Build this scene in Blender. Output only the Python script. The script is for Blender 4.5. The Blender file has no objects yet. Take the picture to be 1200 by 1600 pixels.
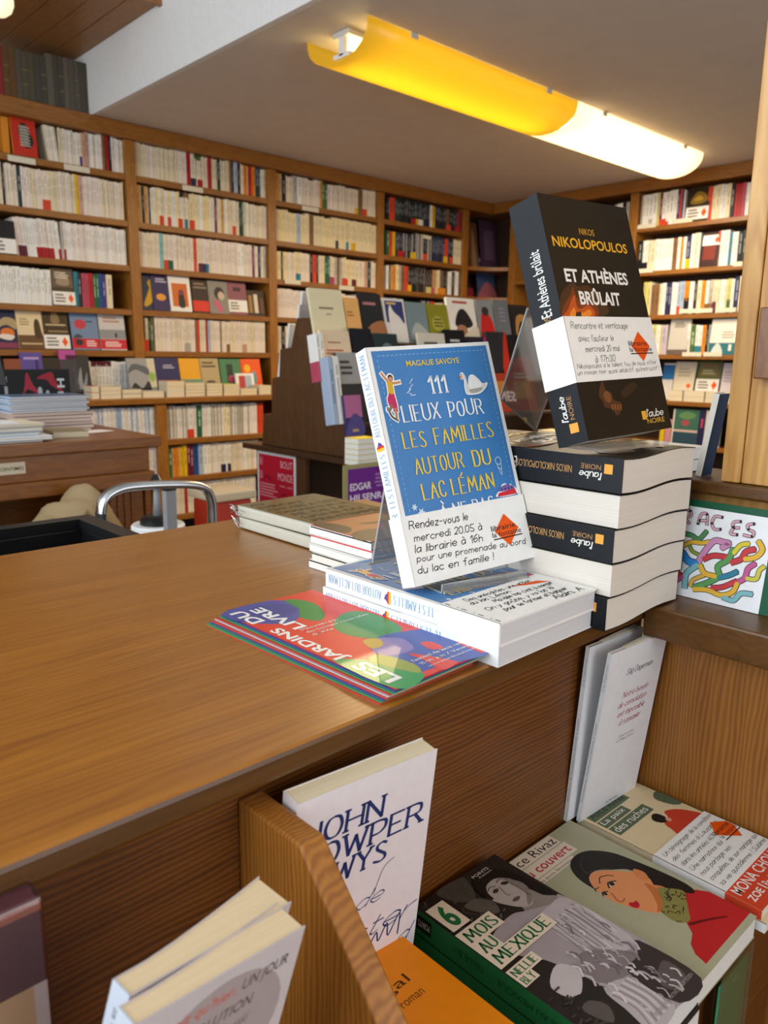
import bpy, bmesh, math, random
import numpy as np
from mathutils import Vector, Matrix, Euler

# ---------------------------------------------------------------- camera, world, lights, exposure
C = bpy.context.scene.collection
SC = bpy.context.scene
FPX = 1202.677; PIT, ROLL, YAW = 0.20142172, 0.01317212, 0.81607714
fw = Vector((math.cos(YAW)*math.cos(PIT), math.sin(YAW)*math.cos(PIT), -math.sin(PIT)))
rt0 = Vector((math.sin(YAW), -math.cos(YAW), 0)); up0 = rt0.cross(fw)
rt = rt0*math.cos(ROLL)+up0*math.sin(ROLL); upv = -rt0*math.sin(ROLL)+up0*math.cos(ROLL)
cam_d = bpy.data.cameras.new('camera'); cam = bpy.data.objects.new('camera', cam_d); C.objects.link(cam)
cam.matrix_world = Matrix((rt, upv, -fw)).transposed().to_4x4()
cam_d.sensor_fit = 'VERTICAL'; cam_d.sensor_height = 32.0; cam_d.lens = FPX*32.0/1600.0
cam_d.clip_start = 0.02; cam_d.clip_end = 60
cam_d.dof.use_dof = True; cam_d.dof.focus_distance = 0.60; cam_d.dof.aperture_fstop = cam_d.lens/1.9
SC.camera = cam
SC.view_settings.view_transform = 'Standard'; SC.view_settings.look = 'None'
SC.view_settings.exposure = 0.08; SC.view_settings.gamma = 1.0; SC.view_settings.use_curve_mapping = False
try: SC.cycles.use_denoising = True
except Exception: pass
W = bpy.data.worlds.new('world'); SC.world = W; W.use_nodes = True
W.node_tree.nodes['Background'].inputs[0].default_value = (0.80, 0.88, 1.0, 1); W.node_tree.nodes['Background'].inputs[1].default_value = 1.0

ZC = 1.284; ZF = -1.20            # ceiling and floor heights (the camera is the origin)
XL, YF = -2.3, -1.9               # shop window wall and front wall
def area(name, loc, rot, sx, sy, watts, col):
    l = bpy.data.lights.new(name, 'AREA'); l.shape = 'RECTANGLE'; l.size = sx; l.size_y = sy; l.energy = watts; l.color = col
    o = bpy.data.objects.new(name, l); C.objects.link(o); o.location = loc; o.rotation_euler = rot; return o
# daylight coming in through the shop windows (left wall and front wall)
area('window_daylight', (XL+0.06, 1.35, 0.75), (0, -math.pi/2, 0), 2.1, 4.4, 104, (0.88, 0.95, 1.0))
area('window_daylight', (1.2, YF+0.06, 0.30), (math.pi/2, 0, 0), 3.4, 1.6, 32, (0.95, 0.97, 1.0))

def ray(px, py): return rt*((px-600)/FPX) - upv*((py-800)/FPX) + fw
def onx(px, py, c): d = ray(px, py); return d*(c/d.x)
def ony(px, py, c): d = ray(px, py); return d*(c/d.y)
def onz(px, py, c): d = ray(px, py); return d*(c/d.z)

# ---------------------------------------------------------------- colours and materials
def lin(c): return c/12.92 if c <= 0.04045 else ((c+0.055)/1.055)**2.4
def col(h):
    if not isinstance(h, str): return tuple(h)
    h = h.lstrip('#'); return tuple(lin(int(h[i:i+2], 16)/255) for i in (0, 2, 4))
def newmat(name):
    m = bpy.data.materials.new(name); m.use_nodes = True; return m, m.node_tree.nodes, m.node_tree.links, m.node_tree.nodes['Principled BSDF']
def plain(name, h, rough=0.5, metal=0.0, spec=0.5, bump=0.0, bscale=40, coat=0):
    m, n, l, b = newmat(name)
    c = col(h)
    t = n.new('ShaderNodeTexCoord'); nz = n.new('ShaderNodeTexNoise'); nz.inputs['Scale'].default_value = bscale; nz.inputs['Detail'].default_value = 4
    l.new(t.outputs['Object'], nz.inputs['Vector'])
    mx = n.new('ShaderNodeMix'); mx.data_type = 'RGBA'; l.new(nz.outputs['Fac'], mx.inputs['Factor'])
    mx.inputs['A'].default_value = (*[v*0.92 for v in c], 1); mx.inputs['B'].default_value = (*[min(1, v*1.06) for v in c], 1)
    l.new(mx.outputs['Result'], b.inputs['Base Color'])
    b.inputs['Roughness'].default_value = rough; b.inputs['Metallic'].default_value = metal; b.inputs['Specular IOR Level'].default_value = spec
    b.inputs['Coat Weight'].default_value = coat
    if bump:
        bp = n.new('ShaderNodeBump'); bp.inputs['Strength'].default_value = bump; bp.inputs['Distance'].default_value = 0.002
        l.new(nz.outputs['Fac'], bp.inputs['Height']); l.new(bp.outputs['Normal'], b.inputs['Normal'])
    return m
def wood(name, dark, light, axis, lines=0.0, pitch=0.004, rough=0.4, coat=0.0, stretch=14.0, gs=1.0, across=None, mix=0.5):
    """grain along axis; lines = strength of the growth-ring lines, pitch = their spacing in metres"""
    m, n, l, b = newmat(name)
    t = n.new('ShaderNodeTexCoord'); mp = n.new('ShaderNodeMapping'); l.new(t.outputs['Object'], mp.inputs['Vector'])
    s = [stretch]*3; s['xyz'.index(axis)] = 1.0; mp.inputs['Scale'].default_value = [v*gs for v in s]
    nz = n.new('ShaderNodeTexNoise'); nz.inputs['Scale'].default_value = 6; nz.inputs['Detail'].default_value = 7; nz.inputs['Roughness'].default_value = 0.62; nz.inputs['Distortion'].default_value = 0.6
    l.new(mp.outputs['Vector'], nz.inputs['Vector'])
    fac = nz.outputs['Fac']
    if lines:
        ac = across or [a for a in 'xyz' if a != axis][0]
        sep = n.new('ShaderNodeSeparateXYZ'); l.new(t.outputs['Object'], sep.inputs['Vector'])
        mp2 = n.new('ShaderNodeMapping'); s2 = [5.0]*3; s2['xyz'.index(axis)] = 0.9; mp2.inputs['Scale'].default_value = s2
        l.new(t.outputs['Object'], mp2.inputs['Vector'])
        n2 = n.new('ShaderNodeTexNoise'); n2.inputs['Scale'].default_value = 5; n2.inputs['Detail'].default_value = 3; l.new(mp2.outputs['Vector'], n2.inputs['Vector'])
        ma = n.new('ShaderNodeMath'); ma.operation = 'MULTIPLY_ADD'; l.new(n2.outputs['Fac'], ma.inputs[0]); ma.inputs[1].default_value = pitch*7
        l.new(sep.outputs['XYZ'.index(ac.upper())], ma.inputs[2])
        mu = n.new('ShaderNodeMath'); mu.operation = 'MULTIPLY'; l.new(ma.outputs[0], mu.inputs[0]); mu.inputs[1].default_value = 2*math.pi/pitch
        si = n.new('ShaderNodeMath'); si.operation = 'SINE'; l.new(mu.outputs[0], si.inputs[0])
        mr = n.new('ShaderNodeMapRange'); l.new(si.outputs[0], mr.inputs['Value']); mr.inputs['From Min'].default_value = -1; mr.inputs['To Min'].default_value = 0.5-lines/2; mr.inputs['To Max'].default_value = 0.5+lines/2
        mm = n.new('ShaderNodeMix'); mm.inputs['Factor'].default_value = mix; l.new(fac, mm.inputs['A']); l.new(mr.outputs['Result'], mm.inputs['B']); fac = mm.outputs['Result']
    cr = n.new('ShaderNodeValToRGB'); l.new(fac, cr.inputs['Fac'])
    cr.color_ramp.elements[0].position = 0.30; cr.color_ramp.elements[1].position = 0.70
    cr.color_ramp.elements[0].color = (*col(dark), 1); cr.color_ramp.elements[1].color = (*col(light), 1)
    l.new(cr.outputs['Color'], b.inputs['Base Color'])
    bp = n.new('ShaderNodeBump'); bp.inputs['Strength'].default_value = 0.12; bp.inputs['Distance'].default_value = 0.001
    l.new(fac, bp.inputs['Height']); l.new(bp.outputs['Normal'], b.inputs['Normal'])
    b.inputs['Roughness'].default_value = rough; b.inputs['Coat Weight'].default_value = coat; b.inputs['Coat Roughness'].default_value = 0.22
    return m
def attrmat(name, rough, coat=0.0, spec=0.5, bump=0):
    m, n, l, b = newmat(name)
    a = n.new('ShaderNodeAttribute'); a.attribute_name = 'Col'
    t = n.new('ShaderNodeTexCoord'); nz = n.new('ShaderNodeTexNoise'); nz.inputs['Scale'].default_value = 120; nz.inputs['Detail'].default_value = 3; l.new(t.outputs['Object'], nz.inputs['Vector'])
    mr = n.new('ShaderNodeMapRange'); l.new(nz.outputs['Fac'], mr.inputs['Value']); mr.inputs['To Min'].default_value = 0.93; mr.inputs['To Max'].default_value = 1.05
    mx = n.new('ShaderNodeMix'); mx.data_type = 'RGBA'; mx.blend_type = 'MULTIPLY'; mx.inputs['Factor'].default_value = 1
    l.new(a.outputs['Color'], mx.inputs['A']); l.new(mr.outputs['Result'], mx.inputs['B']); l.new(mx.outputs['Result'], b.inputs['Base Color'])
    b.inputs['Roughness'].default_value = rough; b.inputs['Coat Weight'].default_value = coat; b.inputs['Specular IOR Level'].default_value = spec
    return m
def pagemat():
    m, n, l, b = newmat('page_edges')
    a = n.new('ShaderNodeAttribute'); a.attribute_name = 'Col'
    t = n.new('ShaderNodeTexCoord'); mp = n.new('ShaderNodeMapping'); mp.inputs['Scale'].default_value = (6, 1500, 6); l.new(t.outputs['Object'], mp.inputs['Vector'])
    nz = n.new('ShaderNodeTexNoise'); nz.inputs['Scale'].default_value = 1; nz.inputs['Detail'].default_value = 3; nz.inputs['Roughness'].default_value = .7; l.new(mp.outputs['Vector'], nz.inputs['Vector'])
    mr = n.new('ShaderNodeMapRange'); l.new(nz.outputs['Fac'], mr.inputs['Value']); mr.inputs['From Min'].default_value = .3; mr.inputs['From Max'].default_value = .7; mr.inputs['To Min'].default_value = 0.88; mr.inputs['To Max'].default_value = 1.02
    mx = n.new('ShaderNodeMix'); mx.data_type = 'RGBA'; mx.blend_type = 'MULTIPLY'; mx.inputs['Factor'].default_value = 1
    l.new(a.outputs['Color'], mx.inputs['A']); l.new(mr.outputs['Result'], mx.inputs['B']); l.new(mx.outputs['Result'], b.inputs['Base Color'])
    b.inputs['Roughness'].default_value = 0.85; b.inputs['Specular IOR Level'].default_value = 0.2
    return m
M = {}
M['print'] = attrmat('printed_card', 0.45, 0.0, 0.25)
M['gloss'] = attrmat('glossy_print', 0.38, 0.15, 0.4)
M['matte'] = attrmat('matte_paper', 0.8, 0, 0.2)
M['pages'] = pagemat()
M['ink'] = attrmat('ink', 0.6, 0, 0.2)
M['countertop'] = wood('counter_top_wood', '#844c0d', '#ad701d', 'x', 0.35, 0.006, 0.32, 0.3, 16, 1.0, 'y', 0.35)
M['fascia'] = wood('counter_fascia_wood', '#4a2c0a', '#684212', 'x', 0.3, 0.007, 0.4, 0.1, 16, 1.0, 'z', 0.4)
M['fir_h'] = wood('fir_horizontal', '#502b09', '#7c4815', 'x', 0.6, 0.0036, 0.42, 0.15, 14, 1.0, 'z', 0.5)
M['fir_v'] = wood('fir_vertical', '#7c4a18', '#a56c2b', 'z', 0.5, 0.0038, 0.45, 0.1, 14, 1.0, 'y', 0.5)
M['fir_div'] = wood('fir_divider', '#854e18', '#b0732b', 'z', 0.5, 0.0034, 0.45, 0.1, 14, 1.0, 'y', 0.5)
M['shelf'] = wood('shelf_wood_x', '#76440f', '#a26922', 'x', 0.2, 0.012, 0.45, 0.1, 12)
M['shelf_y'] = wood('shelf_wood_y', '#76440f', '#a26922', 'y', 0.2, 0.012, 0.45, 0.1, 12)
M['shelf_z'] = wood('shelf_wood_z', '#7d4b13', '#ad7328', 'z', 0.3, 0.012, 0.45, 0.1, 12)
M['shelf_back'] = wood('shelf_back_wood', '#2c1908', '#3d250d', 'z', 0, 0.01, 0.7, 0, 10)
M['desk'] = wood('desk_wood', '#69390d', '#8c541a', 'x', 0.3, 0.009, 0.33, 0.25, 14)
M['dark'] = wood('dark_stained_wood', '#44270f', '#63401d', 'z', 0.3, 0.02, 0.42, 0.15, 9)
M['dark_x'] = wood('dark_stained_wood_x', '#38200c', '#523216', 'x', 0.3, 0.02, 0.42, 0.15, 9)
M['pine'] = wood('pine_post_wood', '#b8803c', '#d9a860', 'z', 0.45, 0.016, 0.42, 0.15, 12, 1.0, 'y', 0.45)
M['plank'] = wood('ceiling_plank_wood', '#7d5024', '#a8743c', 'y', 0.2, 0.02, 0.5, 0.05, 10)
M['white'] = plain('white_paint', '#e6e5e2', 0.75, 0, 0.3, 0.1)
M['ceil'] = plain('ceiling_paint', '#dbd1c6', 0.85, 0, 0.2, 0.1, 8)
M['floor'] = plain('floor_lino', '#6b5a48', 0.5)
M['black'] = plain('black_plastic', '#141416', 0.35)
M['grey'] = plain('grey_plastic', '#8b8c8e', 0.5)
M['chrome'] = plain('brushed_chrome', '#c8ccd0', 0.22, 1.0)
M['cloth'] = plain('beige_canvas', '#a08a68', 0.9, 0, 0.1, 0.6, 30)
M['red'] = plain('red_plastic', '#b3321d', 0.45)
M['whitep'] = plain('white_plastic', '#e9e9ea', 0.4)
M['metal'] = plain('white_metal', '#d9d6cf', 0.4)
def clear(name, tint, rough, alpha, haze=0.0):
    m, n, l, b = newmat(name)
    tr = n.new('ShaderNodeBsdfTransparent'); tr.inputs['Color'].default_value = (*tint, 1)
    gl = n.new('ShaderNodeBsdfGlossy'); gl.inputs['Roughness'].default_value = rough
    fr = n.new('ShaderNodeLayerWeight'); fr.inputs['Blend'].default_value = 0.35
    mr = n.new('ShaderNodeMapRange'); l.new(fr.outputs['Fresnel'], mr.inputs['Value']); mr.inputs['To Min'].default_value = alpha; mr.inputs['To Max'].default_value = 0.7
    mx = n.new('ShaderNodeMixShader'); l.new(mr.outputs['Result'], mx.inputs['Fac']); l.new(tr.outputs[0], mx.inputs[1]); l.new(gl.outputs[0], mx.inputs[2])
    if haze:
        df = n.new('ShaderNodeBsdfDiffuse'); df.inputs['Color'].default_value = (0.8, 0.8, 0.79, 1); m2 = n.new('ShaderNodeMixShader'); m2.inputs['Fac'].default_value = haze
        l.new(mx.outputs[0], m2.inputs[1]); l.new(df.outputs[0], m2.inputs[2]); mx = m2
    l.new(mx.outputs[0], n['Material Output'].inputs['Surface']); return m
M['acrylic'] = clear('clear_acrylic', (0.95, 0.95, 0.94), 0.08, 0.08, 0.12)
M['edge'] = plain('acrylic_edge', '#a9aaa6', 0.25, 0, 0.5)
M['film'] = clear('plastic_film', (0.97, 0.97, 0.96), 0.12, 0.10)
M['glass'] = clear('window_glass', (0.98, 0.99, 1.0), 0.02, 0.03)

# ---------------------------------------------------------------- mesh helpers
class MB:
    def __init__(s): s.v = []; s.f = []; s.c = []; s.m = []
    def face(s, pts, c=(0.5, 0.5, 0.5), mi=0):
        i = len(s.v); s.v += [tuple(p) for p in pts]; s.f.append(tuple(range(i, i+len(pts)))); s.c.append(c); s.m.append(mi)
    def mesh(s, vs, fs, c=(0.5, 0.5, 0.5), mi=0):
        i = len(s.v); s.v += [tuple(p) for p in vs]
        for f in fs: s.f.append(tuple(i+k for k in f)); s.c.append(c); s.m.append(mi)
    def box(s, a, b, c=(0.5, 0.5, 0.5), mi=0):
        (x0, y0, z0), (x1, y1, z1) = a, b
        s.mesh([(x0, y0, z0), (x1, y0, z0), (x1, y1, z0), (x0, y1, z0), (x0, y0, z1), (x1, y0, z1), (x1, y1, z1), (x0, y1, z1)],
               [(0, 3, 2, 1), (4, 5, 6, 7), (0, 1, 5, 4), (1, 2, 6, 5), (2, 3, 7, 6), (3, 0, 4, 7)], c, mi)
    def prism(s, poly, axis, a, b, c=(0.5, 0.5, 0.5), mi=0):
        """extrude a 2D polygon (the two other axes in order) along axis from a to b"""
        def P(p, t): q = list(p); q.insert('xyz'.index(axis), t); return q
        n = len(poly); vs = [P(p, a) for p in poly]+[P(p, b) for p in poly]
        fs = [tuple(range(n-1, -1, -1)), tuple(range(n, 2*n))]+[(i, (i+1) % n, n+(i+1) % n, n+i) for i in range(n)]
        s.mesh(vs, fs, c, mi)
    def tube(s, path, r, n=10, c=(0.5, 0.5, 0.5), flat=None, mi=0):
        P = [Vector(p) for p in path]; rings = []
        ref = Vector((0, 0, 1))
        for i, p in enumerate(P):
            d = (P[min(i+1, len(P)-1)]-P[max(i-1, 0)]).normalized()
            u = d.cross(flat if flat is not None else (ref if abs(d.z) < 0.9 else Vector((1, 0, 0)))).normalized(); w = u.cross(d).normalized()
            ru, rw = r if isinstance(r, tuple) else (r, r)
            rings.append([p+u*ru*math.cos(2*math.pi*k/n)+w*rw*math.sin(2*math.pi*k/n) for k in range(n)])
        vs = [q for R in rings for q in R]; fs = []
        for i in range(len(P)-1):
            for k in range(n): a = i*n+k; b = i*n+(k+1) % n; fs.append((a, b, b+n, a+n))
        fs += [tuple(range(n-1, -1, -1)), tuple(range((len(P)-1)*n, len(P)*n))]
        s.mesh(vs, fs, c, mi)
    def lathe(s, prof, n=28, cen=(0, 0, 0), c=(0.5, 0.5, 0.5), mi=0):
        vs = []; fs = []; k = len(prof)
        for j in range(n):
            a = 2*math.pi*j/n
            vs += [(cen[0]+r*math.cos(a), cen[1]+r*math.sin(a), cen[2]+z) for r, z in prof]
        for j in range(n):
            for i in range(k-1): a = j*k+i; b = ((j+1) % n)*k+i; fs.append((a, b, b+1, a+1))
        s.mesh(vs, fs, c, mi)
    def build(s, name, mat, parent=None, smooth=False, bevel=0.0, loc=None):
        me = bpy.data.meshes.new(name); me.from_pydata(s.v, [], s.f)
        at = me.attributes.new('Col', 'FLOAT_COLOR', 'CORNER')
        cs = np.ones((len(me.loops), 4), 'f'); tot = [len(f) for f in s.f]
        if s.f: cs[:, :3] = np.repeat(np.array([c[:3] for c in s.c], 'f'), tot, axis=0)
        at.data.foreach_set('color', cs.ravel())
        for q in (mat if isinstance(mat, (list, tuple)) else [mat]): me.materials.append(M[q] if isinstance(q, str) else q)
        if any(s.m): me.polygons.foreach_set('material_index', s.m)
        if smooth: me.polygons.foreach_set('use_smooth', [True]*len(me.polygons))
        me.update()
        o = bpy.data.objects.new(name, me); C.objects.link(o)
        if parent: o.parent = parent
        if loc: o.location = loc
        if bevel:
            bm = bmesh.new(); bm.from_mesh(me); bmesh.ops.remove_doubles(bm, verts=bm.verts, dist=1e-5); bmesh.ops.recalc_face_normals(bm, faces=bm.faces)
            bm.to_mesh(me); bm.free()
            md = o.modifiers.new('bevel', 'BEVEL'); md.width = bevel; md.segments = 2; md.limit_method = 'ANGLE'; md.harden_normals = False
        return o
def tag(o, label, cat, group=None, kind=None):
    if label: o['label'] = label
    if cat: o['category'] = cat
    if group: o['group'] = group
    if kind: o['kind'] = kind
    return o
def thing(name, label, cat, loc=(0, 0, 0), rot=None, group=None):
    o = bpy.data.objects.new(name, None); C.objects.link(o); o.location = loc; o.empty_display_size = 0.02
    if rot is not None: o.rotation_euler = rot.to_euler() if isinstance(rot, Matrix) else rot
    return tag(o, label, cat, group)
def struct(name, mb, mat, parent=None, bevel=0.0):
    o = mb.build(name, mat, parent, bevel=bevel)
    if not parent: o['kind'] = 'structure'
    return o
def board(name, mat, a, b, parent=None, bevel=0.0015):
    mb = MB(); mb.box(a, b); return mb.build(name, mat, parent, bevel=bevel)
def rotabc(a, b, c=0.0):
    return Matrix.Rotation(math.radians(a), 3, 'Z') @ Matrix.Rotation(math.radians(b), 3, 'X') @ Matrix.Rotation(math.radians(c), 3, 'Y')

# ---------------------------------------------------------------- lettering: outline text and pen strokes
_tc = {}
def fonttext(s, bold=0.0, shear=0.0, space=1.0):
    k = (s, bold, shear, space)
    if k in _tc: return _tc[k]
    cu = bpy.data.curves.new('lettering', 'FONT'); cu.body = s; cu.size = 1; cu.offset = bold; cu.shear = shear; cu.space_character = space; cu.resolution_u = 3
    ob = bpy.data.objects.new('lettering', cu); me = ob.to_mesh()
    vs = [(v.co.x, v.co.y) for v in me.vertices]; fs = [tuple(p.vertices) for p in me.polygons]
    ob.to_mesh_clear(); bpy.data.objects.remove(ob); bpy.data.curves.remove(cu)
    _tc[k] = (vs, fs); return _tc[k]
G = {}
for e in '''A|03 3d 63;17 57
B|0d 03;~0d 3d 4c 4a 38 08;~08 38 56 55 43 03
C|~5b 4d 2d 0b 08 05 23 43 55
D|0d 03;~0d 2d 4c 58 44 23 03
E|5d 0d 03 53;08 48
F|5d 0d 03;08 48
G|~5b 4d 2d 0b 08 05 23 43 55 57;37 57
H|0d 03;6d 63;08 68
I|0d 03
J|~3d 38 35 23 04
K|0d 03;5d 08 53
L|0d 03 53
M|03 1d 46 7d 83
N|03 0d 63 6d
O|~3d 1c 08 14 33 54 68 5c 3d
P|0d 03;~0d 3d 5c 59 37 07
Q|~3d 1c 08 14 33 54 68 5c 3d;44 72
R|0d 03;~0d 3d 5c 59 38 08;38 63
S|~5c 3d 1c 1a 38 56 54 33 04
T|0d 6d;3d 33
U|~0d 09 05 23 43 65 69 6d
V|0d 33 6d
W|0d 23 4b 63 8d
X|0d 63;6d 03
Y|0d 38 6d;38 33
Z|0d 6d 03 63
0|~2d 0b 08 05 23 45 48 4b 2d
1|0a 2d 23
2|~0b 1d 3d 4b 37 03;03 43
3|~0c 2d 4c 3a 28 46 44 23 04
4|3d 06 56;4a 43
5|4d 0d 08;~08 28 46 44 23 04
6|~4d 1a 06 13 34 46 38 17 06
7|0d 5d 23
8|~28 0a 2d 4a 28 06 23 46 28
9|~4a 2d 0b 19 39 4b 48 33
a|~48 29 07 05 13 34 47;49 43
b|0d 03;~07 29 47 45 23 05
c|~48 29 07 05 23 44
d|4d 43;~48 29 07 05 23 45
e|~06 46 48 29 07 05 23 44
f|~4d 2c 2a 23;09 39
g|~48 29 07 05 23 45;~49 45 30 11
h|0d 03;~07 29 48 46 43
i|09 03;0b 0c
j|~19 14 00;1b 1c
k|0d 03;39 06 43
l|0d 03
m|09 03;~07 19 38 36 33;~37 49 68 66 63
n|09 03;~07 29 48 46 43
o|~29 07 05 23 45 47 29
p|09 00;~07 29 47 45 23 05
q|49 40;~48 29 07 05 23 45
r|09 03;~06 18 39
s|~38 19 08 26 35 23 04
t|~1c 18 14 23 34;09 39
u|~09 06 13 33 46 49;49 43
v|09 23 49
w|09 23 48 63 89
x|09 43;49 03
y|09 23;49 00
z|09 49 03 43
.|03 04
,|14 02
'|0d 0b
!|0d 06;03 04
-|07 37
:|08 09;03 04
/|03 4d
|'''.split('\n'):
    if '|' in e and e[0] != '|': G[e[0]] = e[2:].split(';')
ACC = {'é': ('e', '2b 4d'), 'è': ('e', '4b 2d'), 'à': ('a', '3b 1d'), 'â': ('a', '1b 2d 3b'), 'û': ('u', '1b 2d 3b'), 'ê': ('e', '1b 2d 3b'), 'É': ('E', '2e 4g'), 'È': ('E', '3e 1g'), 'Û': ('U', '1e 3g 5e'), 'À': ('A', '4e 2g'), 'ç': ('c', '23 11'), 'ô': ('o', '1b 2d 3b')}
for k, (b_, a_) in ACC.items(): G[k] = G[b_]+[a_]
def _pt(t): return (int(t[0], 36), int(t[1], 36)-3)
def catmull(P, n=5, closed=False):
    out = []; m = len(P)
    for i in range(m if closed else m-1):
        p0 = P[(i-1) % m] if closed or i > 0 else P[0]; p1 = P[i]; p2 = P[(i+1) % m]; p3 = P[(i+2) % m] if closed or i+2 < m else P[-1]
        for k in range(n):
            t = k/n
            out.append(tuple(0.5*((2*p1[j])+(-p0[j]+p2[j])*t+(2*p0[j]-5*p1[j]+4*p2[j]-p3[j])*t*t+(-p0[j]+3*p1[j]-3*p2[j]+p3[j])*t**3) for j in (0, 1)))
    if not closed: out.append(P[-1])
    return out
def strokes(s, gap=2.0, serif=False, slant=0.0, jit=0.0, rng=None):
    """text -> list of polylines (cap height 10) and the width"""
    x = 0.0; L = []
    for ch in s:
        if ch == ' ': x += 2.6+gap*0.7; continue
        g = G.get(ch) or G.get(ch.lower()) or G['-']
        pl = []
        for st in g:
            sm = st.startswith('~'); P = [_pt(t) for t in st.lstrip('~').split()]
            if sm: P = catmull(P, 4)
            pl.append(P)
        wd = max(p[0] for P in pl for p in P)
        dy = rng.uniform(-jit, jit) if rng else 0; sc = 1+(rng.uniform(-jit, jit)*0.12 if rng else 0); rx = rng.uniform(-jit, jit)*0.05 if rng else 0
        for P in pl: L.append([(x+p[0]*sc+p[1]*(slant+rx), p[1]*sc+dy) for p in P])
        if serif:
            for P in pl:
                for a, b in ((P[0], P[1]), (P[-1], P[-2])):
                    if abs(a[1]-b[1]) > 2.2 and a[1] in (0, 6, 10, -3): L.append([(x+a[0]-1.0+a[1]*slant, a[1]), (x+a[0]+1.0+a[1]*slant, a[1])])
        x += wd*sc+gap
    return L, x-gap
def ribbon(P, wfun):
    n = len(P); Lf = []; Rt = []
    for i in range(n):
        a = P[max(i-1, 0)]; b = P[min(i+1, n-1)]; dx, dy = b[0]-a[0], b[1]-a[1]; d = math.hypot(dx, dy) or 1e-9; dx /= d; dy /= d
        h = wfun(dx, dy)/2; ex = 0.0
        if i == 0: ex = -h*0.6
        if i == n-1: ex = h*0.6
        c = (P[i][0]+dx*ex, P[i][1]+dy*ex)
        Lf.append((c[0]-dy*h, c[1]+dx*h)); Rt.append((c[0]+dy*h, c[1]-dx*h))
    return Lf+Rt, [(i, n+i, n+i+1, i+1) for i in range(n-1)]
def split_sharp(L):
    out = []
    for P in L:
        cur = [P[0]]
        for i in range(1, len(P)):
            cur.append(P[i])
            if i < len(P)-1:
                a = math.atan2(P[i][1]-P[i-1][1], P[i][0]-P[i-1][0]); b = math.atan2(P[i+1][1]-P[i][1], P[i+1][0]-P[i][0])
                if abs((b-a+math.pi) % (2*math.pi)-math.pi) > 0.75: out.append(cur); cur = [P[i]]
        out.append(cur)
    return out
class Art:
    """flat print: polygons in cover fractions (0..1), stacked in thin layers"""
    def __init__(s, w, h, e0=8e-5, de=5e-6): s.w = w; s.h = h; s.P = []; s.e = e0; s.de = de
    def _add(s, vs, fs, c): s.P.append((vs, fs, col(c), s.e)); s.e += s.de
    def poly(s, pts, c, smooth=False):
        if smooth: pts = catmull(pts, 4, True)
        s._add([(u*s.w, v*s.h) for u, v in pts], [tuple(range(len(pts)))], c); return s
    def rect(s, u0, v0, u1, v1, c): return s.poly([(u0, v0), (u1, v0), (u1, v1), (u0, v1)], c)
    def ell(s, cu, cv, ru, rv, c, n=18, a=0):
        ca, sa = math.cos(a), math.sin(a)
        return s.poly([(cu+ru*math.cos(2*math.pi*k/n)*ca-ru*math.sin(2*math.pi*k/n)*sa*rv/ru, cv+rv*math.sin(2*math.pi*k/n)*ca+rv*math.cos(2*math.pi*k/n)*sa) for k in range(n)], c)
    def text(s, t, u0, v0, u1, v1, c, bold=0.0, shear=0.0, rot=0, capfit=True):
        vs, fs = fonttext(t, bold, shear)
        if not vs: return s
        xs = [p[0] for p in vs]; ys = [p[1] for p in vs]; x0, x1 = min(xs), max(xs)
        y0, y1 = (min(ys), max(ys))
        def mp(p):
            a = (p[0]-x0)/(x1-x0); b = (p[1]-y0)/(y1-y0)
            if rot == 90: return ((u1-b*(u1-u0))*s.w, (v0+a*(v1-v0))*s.h)
            return ((u0+a*(u1-u0))*s.w, (v0+b*(v1-v0))*s.h)
        s._add([mp(p) for p in vs], fs, c); return s
    def pen(s, t, u0, v0, u1, v1, c, thick=1.0, thin=None, nib=0.0, serif=False, slant=0.0, jit=0.0, seed=1, gap=2.0, ang=0.0):
        """stroke text whose baseline starts at (u0,v0), width u1-u0, cap height v1-v0; thick in cap-height tenths"""
        L, wd = strokes(t, gap, serif, slant, jit, random.Random(seed) if jit else None)
        thin = thick if thin is None else thin
        sx = (u1-u0)*s.w/wd; sy = (v1-v0)*s.h/10.0
        V = []; F = []; sw = min(sx, sy) if serif else sy
        for P in split_sharp(L):
            Q = [(p[0]*sx, p[1]*sy) for p in P]
            vs, fs = ribbon(Q, lambda dx, dy: sw*(thin+(thick-thin)*abs(dx*math.sin(nib)-dy*math.cos(nib))))
            k = len(V); V += vs; F += [tuple(k+i for i in f) for f in fs]
        ca, sa = math.cos(ang), math.sin(ang)
        s._add([(u0*s.w+x*ca-y*sa, v0*s.h+x*sa+y*ca) for x, y in V], F, c); return s
    def line(s, pts, c, wd, smooth=True):
        """a stroke through cover-fraction points, width in metres"""
        Q = [(u*s.w, v*s.h) for u, v in pts]
        if smooth and len(Q) > 2: Q = catmull(Q, 6)
        vs, fs = ribbon(Q, lambda a, b: wd); s._add(vs, fs, c); return s
    def lines(s, u0, v0, u1, v1, n, c, seed=0):
        r = random.Random(seed); V = []; F = []
        for i in range(n):
            v = v1-(i+0.2)*(v1-v0)/n; a = u0+r.uniform(0, 0.06)*(u1-u0); b = u1-r.uniform(0, 0.3)*(u1-u0); hh = (v1-v0)/n*0.5
            k = len(V); V += [(a*s.w, (v-hh)*s.h), (b*s.w, (v-hh)*s.h), (b*s.w, v*s.h), (a*s.w, v*s.h)]; F.append((k, k+1, k+2, k+3))
        s._add(V, F, c); return s
    def build(s, name, parent, fn, mat='print', label=None):
        mb = MB()
        for vs, fs, c, e in s.P: mb.mesh([fn(x, y, e) for x, y in vs], fs, c)
        o = mb.build(name, mat, parent)
        if label: o['label'] = label
        return o
FRONT = lambda x, y, e: (x, -e, y)
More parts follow.
